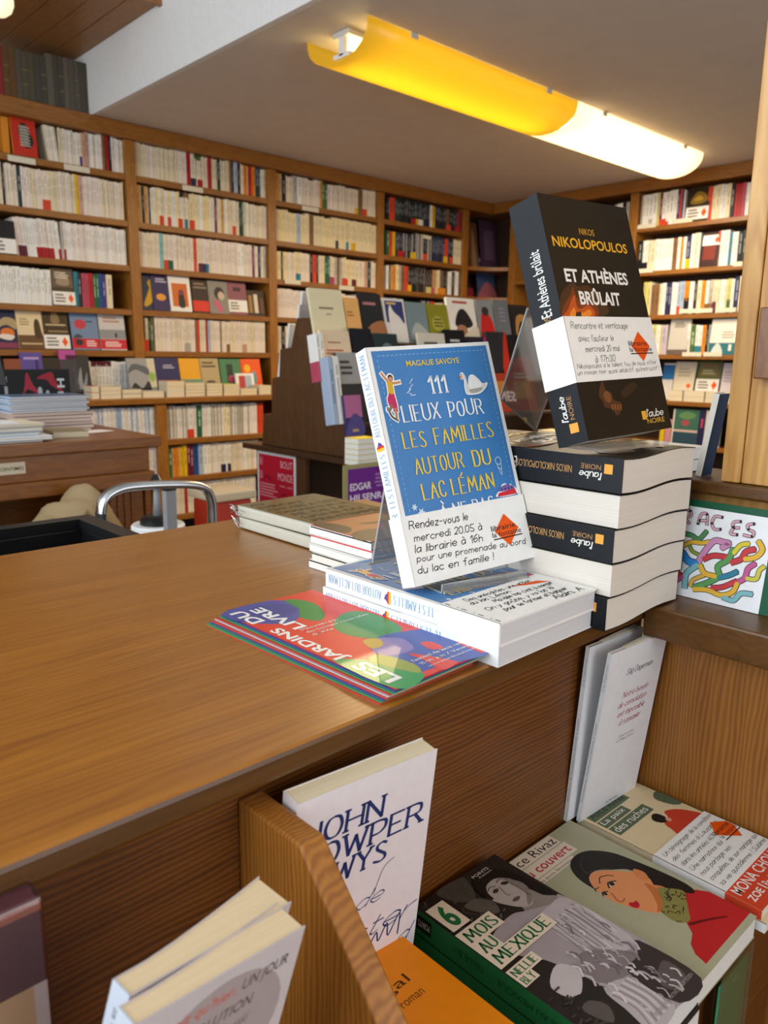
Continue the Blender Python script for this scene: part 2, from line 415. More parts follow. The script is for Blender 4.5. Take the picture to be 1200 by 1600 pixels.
SPINE = lambda x, y, e: (-e-0.0003, y, x)                 # x runs up the spine, letter tops towards the back cover
def hom(src):
    """crop pixels of a quad (tl,tr,br,bl) -> cover fractions"""
    A = []
    for (x, y), (u, v) in zip(src, [(0, 1), (1, 1), (1, 0), (0, 0)]):
        A.append([x, y, 1, 0, 0, 0, -u*x, -u*y, -u]); A.append([0, 0, 0, x, y, 1, -v*x, -v*y, -v])
    h = np.linalg.svd(np.array(A, float))[2][-1].reshape(3, 3)
    def f(x, y): q = h @ np.array([x, y, 1.0]); return (q[0]/q[2], q[1]/q[2])
    return f

# ---------------------------------------------------------------- books
CREAM = '#e9dcc2'; PAPER = '#ece6da'; WHITE = '#f2f1ee'
def book(name, label, w, h, t, loc, rot, cover=WHITE, spine=None, back=None, pages=PAPER, group=None, wave=0.0, cat='book', mat='print', parts=True, zlow=0.0, ct=0.0006, fan=0.0):
    """local frame: spine at x=0, front cover at y=0 (facing -y), height along z"""
    root = thing(name, label, cat, loc, rot, group)
    spine = spine or cover; back = back or cover
    n = 10 if wave else 6 if fan else 1
    fb = lambda x: fan*(max(0, x/w-0.12)**1.3)
    xs = [w*i/n for i in range(n+1)]; wf = wave < 0; dz = lambda x: abs(wave)*math.sin(2*math.pi*((1-x/w) if wf else x/w)*0.95+0.4)
    cv = MB(); c1, c2, c3 = col(cover), col(spine), col(back)
    for i in range(n):
        for (ya, yb, c) in ((0, ct, c1), (t-ct, t, c3)):
            x0, x1 = xs[i], xs[i+1]; d0, d1 = dz(x0), dz(x1)
            if ya > 0 and fan: d0, d1 = fb(x0), fb(x1)
            vs = [(x0, ya+d0, zlow), (x1, ya+d1, zlow), (x1, yb+d1, zlow), (x0, yb+d0, zlow), (x0, ya+d0, h), (x1, ya+d1, h), (x1, yb+d1, h), (x0, yb+d0, h)]
            cv.mesh(vs, [(0, 3, 2, 1), (4, 5, 6, 7), (0, 1, 5, 4), (2, 3, 7, 6)]+([(3, 0, 4, 7)] if i == 0 else [])+([(1, 2, 6, 5)] if i == n-1 else []), c)
    d0 = dz(0)
    cv.box((-0.0002, d0, zlow), (ct, t+d0, h), c2)
    cv.build('cover', mat, root)
    pg = MB(); m = 0.0008
    for i in range(n):
        x0, x1 = max(xs[i], ct), min(xs[i+1], w-m); d0, d1 = dz(x0), dz(x1)
        b0, b1 = (fb(x0), fb(x1)) if fan else (d0, d1)
        vs = [(x0, ct+d0, zlow+m/2), (x1, ct+d1, zlow+m/2), (x1, t-ct+b1, zlow+m/2), (x0, t-ct+b0, zlow+m/2), (x0, ct+d0, h-m/2), (x1, ct+d1, h-m/2), (x1, t-ct+b1, h-m/2), (x0, t-ct+b0, h-m/2)]
        pg.mesh(vs, [(0, 3, 2, 1), (4, 5, 6, 7)]+([(1, 2, 6, 5)] if i == n-1 else []), col(pages))
    pg.build('page_block', 'pages', root)
    return root
def faceout(name, label, P0, facing, w, h, t, tilt, base, art=None, group=None, pages=CREAM, roll=0, spine=None):
    """a paperback shown face-out, leaning back; P0 = lower left front corner"""
    a = {'-y': 0, '-x': -90}.get(facing, facing)
    P0 = (P0[0], P0[1], P0[2]+(t+0.0008)*math.sin(math.radians(tilt)))
    r = book(name, label, w, h, t, P0, rotabc(a, -tilt, roll), base, spine, None, pages, group)
    if art:
        A = Art(w, h, 2e-4, 1.0e-4)
        for it in art:
            k = it[0]
            if k == 'r': A.rect(*it[1:])
            elif k == 'e': A.ell(*it[1:])
            elif k == 't': A.text(*it[1:])
            elif k == 'l': A.lines(*it[1:])
            elif k == 'p': A.poly(it[1], it[2], True)
            elif k == 'q': A.poly(it[1], it[2])
        A.build('cover_print', r, FRONT)
    return r

# ---------------------------------------------------------------- the room
def wall_with_opening(name, axis, c, t, a0, a1, z0, z1, o):
    mb = MB(); u0, u1, w0, w1 = o
    for (p, q, r, s_) in ((a0, u0, z0, z1), (u1, a1, z0, z1), (u0, u1, z0, w0), (u0, u1, w1, z1)):
        if axis == 'x': mb.box((min(c, c+t), p, r), (max(c, c+t), q, s_))
        else: mb.box((p, min(c, c+t), r), (q, max(c, c+t), s_))
    return struct(name, mb, 'white')
def box_struct(name, mat, a, b): mb = MB(); mb.box(a, b); return struct(name, mb, mat)
XR, YB, ZT = 5.76, 4.80, 1.95
box_struct('floor', 'floor', (XL-0.1, YF-0.1, ZF-0.06), (XR+0.1, YB+0.1, ZF))
box_struct('wall_back', 'white', (XL-0.1, YB, ZF), (XR+0.1, YB+0.1, ZT+0.05))
box_struct('wall_right', 'white', (XR, YF-0.1, ZF), (XR+0.1, YB, ZT+0.05))
wall_with_opening('wall_left', 'x', XL, -0.1, YF-0.1, YB, ZF, ZT+0.05, (-0.9, 3.6, -0.35, 1.85))
wall_with_opening('wall_front', 'y', YF, -0.1, XL, XR, ZF, ZT+0.05, (-0.5, 2.9, -0.5, 1.1))
def window(name, axis, c, a0, a1, z0, z1):
    mb = MB(); w = 0.05; n = 3
    xs = [a0+(a1-a0)*i/n for i in range(n+1)]
    def bx(p, q, r, s_):
        if axis == 'x': mb.box((c-0.08, p, r), (c-0.02, q, s_))
        else: mb.box((p, c-0.08, r), (q, c-0.02, s_))
    for x in xs: bx(max(a0, x-w/2), min(a1, x+w/2), z0, z1)
    bx(a0, a1, z0, z0+w); bx(a0, a1, z1-w, z1)
    o = struct(name, mb, 'pine')
    g = MB()
    if axis == 'x': g.box((c-0.053, a0, z0), (c-0.047, a1, z1))
    else: g.box((a0, c-0.053, z0), (a1, c-0.047, z1))
    g.build('pane', 'glass', o)
window('window_1', 'x', XL, -0.9, 3.6, -0.35, 1.85)
window('window_2', 'y', YF, -0.5, 2.9, -0.5, 1.1)
XB = 1.96
box_struct('ceiling', 'ceil', (XB+0.03, YF, ZC), (XR, YB, ZC+0.10))
box_struct('trim_1', 'white', (XB, YF, ZC-0.001), (XB+0.03, YB, ZT))          # white face of the dropped ceiling
box_struct('ceiling_upper', 'white', (XL, YF, ZT), (XB+0.03, YB, ZT+0.08))
# tongue-and-groove planks of the higher ceiling at the back
pl = MB(); pl.box((XL, 3.66, 1.625), (XB-0.002, YB, 1.66)); pc = struct('ceiling_panel', pl, 'plank'); pc.name = 'trim_2'
pw = 0.128
pm = None
for i in range(26):
    x1 = XB-0.004-i*pw
    if x1-pw < 0.2: break
    mb = MB(); mb.box((-pw+0.004, 3.66, 0), (0, YB, 0.024))
    if pm is None: o = mb.build('plank', 'plank', pc, bevel=0.003); pm = o
    else: o = pm.copy(); C.objects.link(o)
    o.parent = pc; o.location = (x1, 0, 1.60)
mb = MB(); mb.box((0.2, 3.64, 1.585), (XB-0.002, 3.665, 1.67)); mb.build('edge_board', 'plank', pc, bevel=0.002)

def wb(name, mat, a, b, root, bevel=0.002):
    o = board(name, mat, a, b, None, bevel); o.parent = root; o.location = -Vector(root.location); return o
def wmb(mb, name, mat, root, **k):
    o = mb.build(name, mat, root, **k); o.location = -Vector(root.location); return o

# ---------------------------------------------------------------- ceiling lamps
def emis(name, c, s, tcol, tr, em):
    m, n, l, b = newmat(name)
    t = n.new('ShaderNodeBsdfTranslucent'); t.inputs['Color'].default_value = (*tcol, 1)
    d = n.new('ShaderNodeBsdfGlossy'); d.inputs['Roughness'].default_value = 0.3
    e = n.new('ShaderNodeEmission'); e.inputs['Color'].default_value = (*c, 1); e.inputs['Strength'].default_value = s
    nz = n.new('ShaderNodeTexNoise'); nz.inputs['Scale'].default_value = 3
    mx = n.new('ShaderNodeMixShader'); mx.inputs['Fac'].default_value = 0.05
    l.new(t.outputs[0], mx.inputs[1]); l.new(d.outputs[0], mx.inputs[2])
    a = n.new('ShaderNodeAddShader'); l.new(mx.outputs[0], a.inputs[0]); l.new(e.outputs[0], a.inputs[1])
    l.new(a.outputs[0], n['Material Output'].inputs['Surface']); return m
def tubemat(name, c, s):
    m, n, l, b = newmat(name)
    b.inputs['Base Color'].default_value = (*c, 1); b.inputs['Emission Color'].default_value = (*c, 1); b.inputs['Emission Strength'].default_value = s; return m
M['diff_y'] = emis('yellowed_diffuser', (1.0, 0.56, 0.03), 0.36, (0.50, 0.38, 0.075), 1, 1)
M['diff_w'] = emis('warm_white_diffuser', (1.0, 0.80, 0.50), 0.8, (0.80, 0.70, 0.48), 1, 1)
M['tube_y'] = tubemat('tube_warm', (1.0, 0.82, 0.40), 19)
M['tube_w'] = tubemat('tube_white', (1.0, 0.90, 0.68), 22)
def ceiling_lamp(x0, x1, yc, hw, drop, dm, tm, label, closed, watts, lc):
    r = thing('ceiling_lamp', label, 'lamp', ((x0+x1)/2, yc, ZC)); L = (x1-x0)/2
    n = 20; sec = []
    for i in range(n+1):
        a = math.pi*i/n; y = -hw*math.cos(a); z = -drop*abs(math.sin(a))**0.8
        sec.append((y, z-0.002))
    mb = MB(); xs = [-L, -L*0.6, -L*0.2, L*0.2, L*0.6, L]
    vs = [(x, y, z) for x in xs for y, z in sec]; m = n+1
    mb.mesh(vs, [(i*m+j, i*m+j+1, (i+1)*m+j+1, (i+1)*m+j) for i in range(5) for j in range(n)])
    if closed: mb.face([(L, y, z) for y, z in sec])
    o = mb.build('diffuser', dm, r, smooth=True)
    md = o.modifiers.new('thickness', 'SOLIDIFY'); md.thickness = 0.003
    t = MB(); t.tube([(-L+0.06, -0.0, -0.055), (L-0.06, -0.0, -0.055)], 0.016, 12); t.build('fluorescent_tube', tm, r, smooth=True)
    bb = MB(); bb.box((-L+0.02, -0.05, -0.022), (L-0.02, 0.05, -0.001)); bb.build('backplate', 'metal', r, bevel=0.002)
    for sx in (-1, 1):
        e = MB(); xx = sx*(L-0.035)
        e.box((xx-0.012, -0.016, -0.095), (xx+0.012, 0.016, -0.012)); e.box((xx-0.012, -0.05, -0.10), (xx+0.012, 0.05, -0.082)); e.build('tube_holder', 'whitep', r, bevel=0.003)
    for k in (-0.5, 0.5):
        q = MB(); q.box((k*L*1.3-0.02, -hw-0.004, -0.02), (k*L*1.3+0.02, -hw+0.004, -0.001)); q.build('clip', 'metal', r)
    a = area('lamp_light', (r.location.x, yc, ZC-drop-0.012), (0, 0, 0), 2*L-0.1, hw*1.5, watts, lc); a.parent = r; a.location = (0, 0, -drop-0.012)
    return r
ceiling_lamp(2.19, 3.63, 2.645, 0.192, 0.125, 'diff_y', 'tube_y', 'long ceiling lamp with the yellowed open-ended plastic diffuser', False, 34, (1.0, 0.74, 0.40))
ceiling_lamp(3.64, 5.05, 2.645, 0.190, 0.125, 'diff_w', 'tube_w', 'ceiling lamp with the warm white diffuser near the right bookcase', True, 36, (1.0, 0.86, 0.66))
# round glass lamp, only its lower edge shows in the top left corner
p = onz(2, 2, 1.50)
gl = thing('globe_lamp', 'round cream glass lamp hanging under the plank ceiling', 'lamp', (p.x-0.012, p.y, 1.50))
mb = MB(); mb.lathe([(0.001, -0.065), (0.028, -0.06), (0.05, -0.042), (0.062, -0.012), (0.062, 0.012), (0.05, 0.042), (0.025, 0.058), (0.02, 0.07)]); M['globe'] = tubemat('globe_glass', (1.0, 0.85, 0.55), 0.9); mb.build('globe', 'globe', gl, smooth=True)
mb = MB(); mb.lathe([(0.0, 0.10), (0.03, 0.10), (0.03, 0.06), (0.0, 0.06)]); mb.build('lamp_cap', 'metal', gl)

# ---------------------------------------------------------------- bookcases on the walls
YL, YLO = 4.50, 4.25                          # front planes of the upper shelves and of the deeper lower cabinet
SZ = [1.008, 0.750, 0.498, 0.246, 0.003]      # upper shelf tops
LZ = [-0.265, -0.517, -0.752, -0.985]         # ledge and lower shelf tops
UX = [0.20, 1.19, 2.18, 3.17, 4.165, 5.14]    # uprights
bc = thing('bookcase', 'golden wood bookcase built along the long left wall, full of pale paperbacks', 'bookcase', (2.7, 4.5, ZF))
wb('back_panel', 'shelf_back', (UX[0], 4.765, ZF), (UX[-1], 4.785, 1.20), bc)
wb('cornice', 'shelf', (UX[0], YL-0.022, 1.196), (5.47, 4.78, 1.282), bc, 0.004)
for x in UX:
    wb('upright', 'shelf_z', (x-0.032, YL, LZ[0]), (x+0.032, 4.764, 1.195), bc, 0.003)
    wb('lower_upright', 'shelf_z', (x-0.032, YLO+0.004, ZF), (x+0.032, 4.764, LZ[0]-0.036), bc, 0.003)
for i in range(len(UX)-1):
    for z in SZ: wb('shelf', 'shelf', (UX[i]+0.033, YL+0.003, z-0.034), (UX[i+1]-0.033, 4.763, z), bc)
    for z in LZ[1:]: wb('shelf', 'shelf', (UX[i]+0.033, YLO+0.008, z-0.034), (UX[i+1]-0.033, 4.763, z), bc)
wb('ledge', 'shelf', (UX[0], YLO-0.012, LZ[0]-0.035), (UX[-1]+0.03, YL-0.001, LZ[0]), bc, 0.004)
XW = 5.47
RZ = [0.945, 0.631, 0.315, 0.029, -0.306, -0.62]
RY = [1.30, 2.22, 3.155, 4.27]
br = thing('bookcase', 'wood bookcase on the right wall behind the tall black book, with white shelf labels', 'bookcase', (XW, 2.7, ZF))
wb('back_panel', 'shelf_back', (5.735, RY[0], ZF), (5.755, 4.30, 1.20), br)
wb('cornice', 'shelf_y', (XW-0.022, RY[0], 1.196), (5.75, 4.47, 1.282), br, 0.004)
for y in RY: wb('upright', 'shelf_z', (XW, y-0.032, ZF), (5.734, y+0.032, 1.195), br, 0.003)
for i in range(len(RY)-1):
    for z in RZ: wb('shelf', 'shelf_y', (XW+0.003, RY[i]+0.033, z-0.032), (5.733, RY[i+1]-0.033, z), br)
# quarter-round corner shelves
cs = thing('corner_shelf', 'dark corner unit with curved shelves between the two bookcases', 'shelf', (5.47, 4.5, ZF))
def arc(x0, y0, x1, y1, bow, n=8):
    P = []
    for i in range(n+1):
        t = i/n; b = 4*bow*t*(1-t); P.append((x0+(x1-x0)*t+b*0.7, y0+(y1-y0)*t+b*0.7))
    return P
for z in (0.750, 0.498, 0.246, 0.003, LZ[0]):
    mb = MB(); mb.prism(arc(5.174, 4.52, 5.49, 4.304, 0.05)+[(5.735, 4.304), (5.735, 4.764), (5.174, 4.764)], 'z', z-0.03, z, (.5, .5, .5)); wmb(mb, 'shelf', 'shelf', cs)
wb('back_panel', 'shelf_back', (5.175, 4.765, ZF), (5.756, 4.785, 1.282), cs, 0)
wb('top_board', 'shelf', (5.474, 4.474, 1.195), (5.735, 4.764, 1.282), cs, 0)
wb('side_panel', 'shelf_back', (5.736, 4.305, ZF), (5.756, 4.764, 1.282), cs, 0)
# white label cards on the shelf edges
def cards(root, L, plane, c):
    for (a, b, x, y) in L:
        f = (lambda u, v: ony(u, v, c)) if plane == 'y' else (lambda u, v: onx(u, v, c))
        p, q = f(a, (b+y)/2), f(x, (b+y)/2)
        mb = MB(); h = 0.015
        if plane == 'y': mb.box((p.x, c-0.001, p.z-h), (q.x, c+0.001, p.z+h), col('#ded6c0'))
        else: mb.box((c-0.001, q.y, p.z-h), (c+0.001, p.y, p.z+h), col('#ded6c0'))
        o = mb.build('shelf_label', 'matte', root); o.location = -Vector(root.location)
cards(bc, [(12, 240, 55, 252), (100, 254, 140, 266), (285, 287, 317, 298), (472, 320, 498, 329), (445, 435, 470, 444), (530, 446, 553, 452)], 'y', YL-0.002)
cards(br, [(996, 352, 1025, 358), (1052, 343, 1082, 350), (995, 421, 1020, 427), (1146, 410, 1160, 416), (1061, 483, 1113, 490), (1118, 482, 1150, 488), (1066, 550, 1096, 557), (1099, 550, 1128, 557)], 'x', XW-0.002)

# ---------------------------------------------------------------- the counter with its stepped display niche
ZCT = -0.196; YC0, YC1 = 0.292, 0.785; XN = 0.605; ZP = -0.388; YP = 0.168
ct = thing('counter', 'warm brown wooden shop counter with a book niche along its front', 'counter', (0.1, 0.5, ZF))
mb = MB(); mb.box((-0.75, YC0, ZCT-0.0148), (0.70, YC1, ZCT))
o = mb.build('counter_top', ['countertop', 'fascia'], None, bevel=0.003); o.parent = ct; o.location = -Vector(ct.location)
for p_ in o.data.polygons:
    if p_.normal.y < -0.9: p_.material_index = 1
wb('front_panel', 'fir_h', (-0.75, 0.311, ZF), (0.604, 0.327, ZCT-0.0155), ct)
wb('back_panel', 'desk', (-0.75, YC1-0.03, ZF), (0.66, YC1-0.012, ZCT-0.0155), ct)
wb('side_panel', 'fir_v', (XN, -0.35, ZF), (XN+0.016, 0.310, ZCT-0.0275), ct)
wb('ledge', 'fascia', (0.566, -0.35, ZCT-0.0265), (0.70, YC0-0.001, ZCT), ct, 0.002)
wb('riser_panel', 'pine', (0.648, -0.35, ZCT+0.001), (0.664, 0.45, -0.1125), ct)
wb('upper_ledge', 'fascia', (0.636, -0.35, -0.112), (0.72, 0.46, -0.1005), ct, 0.002)
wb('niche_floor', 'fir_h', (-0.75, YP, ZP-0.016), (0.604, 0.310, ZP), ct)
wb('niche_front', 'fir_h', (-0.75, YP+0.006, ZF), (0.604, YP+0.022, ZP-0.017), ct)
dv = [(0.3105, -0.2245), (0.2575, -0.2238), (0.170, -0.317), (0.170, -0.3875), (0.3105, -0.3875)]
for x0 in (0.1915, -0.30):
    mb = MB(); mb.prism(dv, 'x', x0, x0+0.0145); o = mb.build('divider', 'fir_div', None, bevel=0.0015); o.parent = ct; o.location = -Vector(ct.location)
# the light wood post standing on the upper ledge
po = thing('wood_post', 'pale pine panel standing on the upper ledge at the right edge', 'post', (0.65, 0.2, -0.1))
wb('edge_strip', 'pine', (0.6425, 0.2565, -0.1), (0.664, 0.272, ZC-0.002), po, 0.001)
wb('panel', 'pine', (0.6440, -0.35, -0.1), (0.664, 0.2560, ZC-0.002), po, 0.001)
a_, b_ = onx(1188, 480, 0.630), onx(1188, 592, 0.630)
wb('dark_block', 'desk', (0.630, -0.05, b_.z), (0.6435, a_.y, a_.z), po, 0.001)

# ---------------------------------------------------------------- cash desk on the left
YD, XD, ZD = 2.168, 1.106, -0.25
dk = thing('cash_desk', 'brown wooden cash desk with a panelled front, left behind the counter', 'desk', (0.3, 2.5, ZF))
wb('desk_top', 'desk', (-0.7, YD, ZD-0.032), (XD, 2.72, ZD), dk, 0.004)
wb('drawer_front', 'desk', (-0.66, YD+0.012, ZD-0.103), (XD-0.038, YD+0.03, ZD-0.0325), dk)
wb('lower_rail', 'desk', (-0.68, YD-0.004, ZD-0.147), (XD-0.028, YD+0.03, ZD-0.1035), dk, 0.004)
wb('end_panel', 'desk', (XD-0.037, YD+0.05, ZF), (XD-0.018, 2.70, ZD-0.033), dk)
wb('back_panel', 'desk', (-0.66, 2.60, ZF), (XD-0.04, 2.615, ZD-0.033), dk)
for x in (XD-0.20, -0.64): wb('leg', 'desk', (x, YD+0.06, ZF), (x+0.16, YD+0.12, ZD-0.148), dk)
for k in range(5):
    wb('fluting', 'desk', (XD-0.17+k*0.022, YD+0.054, ZF), (XD-0.158+k*0.022, YD+0.0595, ZD-0.148), dk, 0.0015)
lb = MB(); a_, b_ = ony(-22, 722, YD+0.011), ony(40, 735, YD+0.011)
lb.box((a_.x, YD+0.0105, b_.z-0.008), (b_.x, YD+0.0118, b_.z+0.024), col('#cdbfa4')); o = wmb(lb, 'price_label', 'matte', dk)
A = Art(b_.x-a_.x, 0.032, 2e-4); A.text('5 CENTIMES', 0.22, 0.33, 0.95, 0.62, '#2b2620', 0.01)
A.build('lettering', o, lambda x, y, e: (a_.x+x, YD+0.0105-e, b_.z-0.008+y))

# ---------------------------------------------------------------- dark A-frame display table in the middle of the shop
KI = 0.86
XI = 2.23*KI
isl = thing('display_table', 'dark stained A-frame book display table in the middle of the shop', 'table', (3.0*KI, 2.85*KI, ZF))
XE = 4.05*KI
prof = [(3.29, -0.455), (3.27, -0.30), (3.20, -0.295), (3.19, -0.12), (3.13, -0.11), (3.12, 0.02), (3.03, 0.03), (2.985, 0.163), (2.80, 0.163), (2.785, 0.07), (2.745, 0.06), (2.72, -0.10), (2.665, -0.115), (2.64, -0.28), (2.60, -0.30), (2.565, -0.455)]
prof = [(y*KI, z*KI) for y, z in prof]
for x in (XI, XE): mb = MB(); mb.prism(prof, 'x', x, x+0.022); wmb(mb, 'end_panel', 'dark', isl, bevel=0.002)
ZT1 = -0.456*KI
wb('table_top', 'dark_x', (XI-0.03, 2.30*KI, ZT1-0.024), (XE+0.05, 3.42*KI, ZT1), isl, 0.004)
TI = [(2.79*KI, 0.055*KI), (2.70*KI, -0.115*KI), (2.615*KI, -0.295*KI)]       # tiers facing us: y and shelf height
for (y, z) in TI: wb('tier_shelf', 'dark_x', (XI+0.0225, y-0.062, z-0.014), (XE-0.001, y+0.035, z), isl)
for yy in (2.865*KI, 2.96*KI): wb('back_board', 'dark_x', (XI+0.0225, yy, ZT1+0.001), (XE-0.001, yy+0.010, 0.13), isl)
TB = [(3.00*KI, 0.02*KI), (3.09*KI, -0.13*KI), (3.17*KI, -0.31*KI)]
for (y, z) in TB: wb('tier_shelf', 'dark_x', (XI+0.0225, y-0.02, z-0.014), (XE-0.001, y+0.06, z), isl)
YB0 = onx(478, 735, XI).y
for x in (XI, 3.1*KI, XE-0.02): wb('base_panel', 'dark', (x, YB0, ZF), (x+0.02, 3.34*KI, ZT1-0.025), isl)
ZB1 = -0.645
for x0, x1 in ((XI+0.021, 3.1*KI-0.001), (3.1*KI+0.021, XE-0.021)):
    wb('base_shelf', 'dark_x', (x0, YB0+0.01, ZB1-0.018), (x1, 3.33*KI, ZB1), isl)
    wb('base_back', 'shelf_back', (x0, 2.94*KI, ZB1+0.001), (x1, 2.95*KI, ZT1-0.026), isl)

# ---------------------------------------------------------------- prominent books on the counter
def band(root, w, h, t, v0, v1, art, label, back=False, tone='#f3f1ec'):
    mb = MB(); k = 0.0010; c = col(tone)
    mb.box((-k, -k, v0*h), (w+k*0.6, 0, v1*h), c); mb.box((-0.0002-k, -k, v0*h), (-0.0002, t+k, v1*h), c); mb.box((-k, t, v0*h), (w, t+k, v1*h), c)
    o = mb.build('paper_band', 'matte', root); o['label'] = label
    return o
def logo(A, cu, cv, ru, rv, slim=1.0):
    A.poly([(cu, cv+rv), (cu-ru, cv), (cu, cv-rv), (cu+ru, cv)], '#ee5a12')
    A.text('librairie', cu-ru*1.25, cv+rv*0.05, cu+ru*0.75, cv+rv*0.38, '#23201e', 0.012)
    A.text('la fontaine', cu-ru*1.25, cv-rv*0.34, cu+ru*1.15, cv-rv*0.02, '#23201e', 0.006)
    A.rect(cu-ru*1.2, cv-rv*0.50, cu+ru*1.2, cv-rv*0.43, '#23201e')
def lake_art(full=True):
    A = Art(0.1152, 0.175); Bl = '#3f7fbd'; Y = '#f2cf4a'; Wt = '#f4f4f0'
    A.rect(0.033, 0.03, 0.971, 0.983, Bl)
    for k in range(26):
        u = 0.075+k*0.0335; A.rect(u, 0.9605, u+0.02, 0.9635, '#8db6d8')
    for k in range(29):
        v = 0.945-k*0.0225; A.rect(0.066, v-0.012, 0.0705, v, '#8db6d8'); A.rect(0.935, v-0.012, 0.9395, v, '#8db6d8')
    A.text('MAGALIE SAVOYE', 0.278, 0.909, 0.71, 0.934, Y, 0.01)
    # the child on a skateboard, cut out with a white rim
    def kid(o, wh):
        C_ = lambda c: '#f6f6f4' if wh else c
        KX = lambda u: 0.070+(u-0.078)*0.72
        L = lambda pts, c, wd: A.line([(KX(u), v) for u, v in pts], C_(c), wd*0.72+(0.0017 if wh else 0))
        L([(0.083, 0.888), (0.11, 0.868), (0.14, 0.846)], '#c98f66', 0.0028); L([(0.155, 0.846), (0.20, 0.842), (0.258, 0.845)], '#c98f66', 0.0028)
        L([(0.148, 0.842), (0.146, 0.815), (0.14, 0.79)], '#d9a92b', 0.0066); L([(0.135, 0.79), (0.115, 0.772), (0.125, 0.745)], '#c2205a', 0.0058)
        L([(0.15, 0.79), (0.155, 0.755), (0.152, 0.728)], '#c2205a', 0.0055); L([(0.152, 0.735), (0.150, 0.71), (0.145, 0.692)], '#b08363', 0.0028)
        L([(0.123, 0.75), (0.10, 0.735), (0.085, 0.728)], '#8b6b52', 0.003); L([(0.075, 0.742), (0.10, 0.705), (0.155, 0.684)], '#4b4b4e', 0.0022)
        A.ell(KX(0.166), 0.865, 0.020+(0.009 if wh else 0), 0.015+(0.006 if wh else 0), C_('#2c2422')); 
        if not wh: A.ell(KX(0.166), 0.861, 0.016, 0.010, '#c98f66')
        A.ell(KX(0.082), 0.732, 0.014+(0.01 if wh else 0), 0.008+(0.006 if wh else 0), C_('#77777a')); A.ell(KX(0.15), 0.686, 0.010, 0.006, C_('#77777a'))
    kid(A, True); kid(A, False)
    for q in ([(0.30, 0.855), (0.27, 0.835), (0.295, 0.832), (0.255, 0.81), (0.275, 0.812), (0.235, 0.795)], [(0.25, 0.795), (0.27, 0.79), (0.26, 0.785), (0.30, 0.785)]): A.line(q, '#dfeaf4', 0.0005, False)
    A.pen('111', 0.42, 0.785, 0.555, 0.858, Wt, 1.5, 0.7, 0, True, 0.0, 0, 1, 2.2)
    sw = [(0.688, 0.835), (0.684, 0.85), (0.70, 0.866), (0.722, 0.86), (0.73, 0.83), (0.735, 0.80), (0.76, 0.845), (0.80, 0.852), (0.84, 0.83), (0.865, 0.81), (0.91, 0.812), (0.89, 0.79), (0.83, 0.766), (0.76, 0.762), (0.71, 0.768), (0.705, 0.80), (0.712, 0.83), (0.704, 0.846)]
    A.poly(sw, '#f7f7f5', True); cx, cy = 0.79, 0.80
    A.poly([(cx+(u-cx)*0.90, cy+(v-cy)*0.88) for u, v in sw], '#dcd9d2', True)
    A.poly([(0.745, 0.80), (0.77, 0.838), (0.80, 0.843), (0.835, 0.82), (0.86, 0.803), (0.82, 0.79), (0.77, 0.785)], '#efeeea', True)
    A.poly([(0.74, 0.785), (0.80, 0.79), (0.86, 0.79), (0.83, 0.775), (0.76, 0.77)], '#a9a49a', True); A.ell(0.69, 0.846, 0.011, 0.007, '#d8742a'); A.ell(0.70, 0.857, 0.005, 0.004, '#1c1a18')
    P = dict(thick=1.7, thin=0.55, nib=0.0, serif=True)
    def T(s, u0, v0, u1, v1, c, seed):
        A.pen(s, u0, v0, u1, v1, c, 1.45, 0.5, 0.0, True, 0.0, 0.35, seed, 2.6)
    T('LIEUX', 0.168, 0.676, 0.455, 0.742, Wt, 3); T('POUR', 0.537, 0.676, 0.821, 0.742, Wt, 4)
    T('LES', 0.130, 0.564, 0.298, 0.629, Y, 5); T('FAMILLES', 0.377, 0.565, 0.864, 0.630, Y, 6)
    T('AUTOUR', 0.178, 0.452, 0.561, 0.517, Y, 7); T('DU', 0.651, 0.447, 0.792, 0.514, Y, 8)
    T('LAC', 0.195, 0.341, 0.371, 0.407, Y, 9); T('LÉMAN', 0.429, 0.341, 0.777, 0.407, Y, 10)
    T('À NE PAS', 0.30, 0.245, 0.74, 0.305, Wt, 11)
    for (u, v, r) in ((0.11, 0.318, 0.026), (0.155, 0.292, 0.032)): 
        A.poly([(u+r*(1 if k % 2 == 0 else 0.45)*math.cos(k*math.pi/6), v+r*0.68*(1 if k % 2 == 0 else 0.45)*math.sin(k*math.pi/6)) for k in range(12)], '#c9dcec')
    A.poly([(0.78, 0.296), (0.80, 0.318), (0.82, 0.322), (0.84, 0.345), (0.875, 0.35), (0.90, 0.338), (0.92, 0.345), (0.935, 0.33), (0.95, 0.33), (0.965, 0.296)], '#f7f7f5', True)
    A.poly([(0.785, 0.296), (0.80, 0.312), (0.95, 0.322), (0.96, 0.296)], '#d32334'); A.poly([(0.81, 0.317), (0.835, 0.338), (0.885, 0.345), (0.93, 0.335), (0.945, 0.322)], '#7a62a8', True)
    for k in range(4): A.ell(0.835+k*0.03, 0.326, 0.007, 0.005, '#2d2350')
    for q in ([(0.845, 0.47), (0.83, 0.455), (0.845, 0.44), (0.87, 0.44), (0.88, 0.455), (0.87, 0.47), (0.845, 0.47)], [(0.84, 0.44), (0.862, 0.39), (0.875, 0.44)], [(0.84, 0.425), (0.87, 0.415)]): A.line(q, '#d5e3ef', 0.0005)
    return A
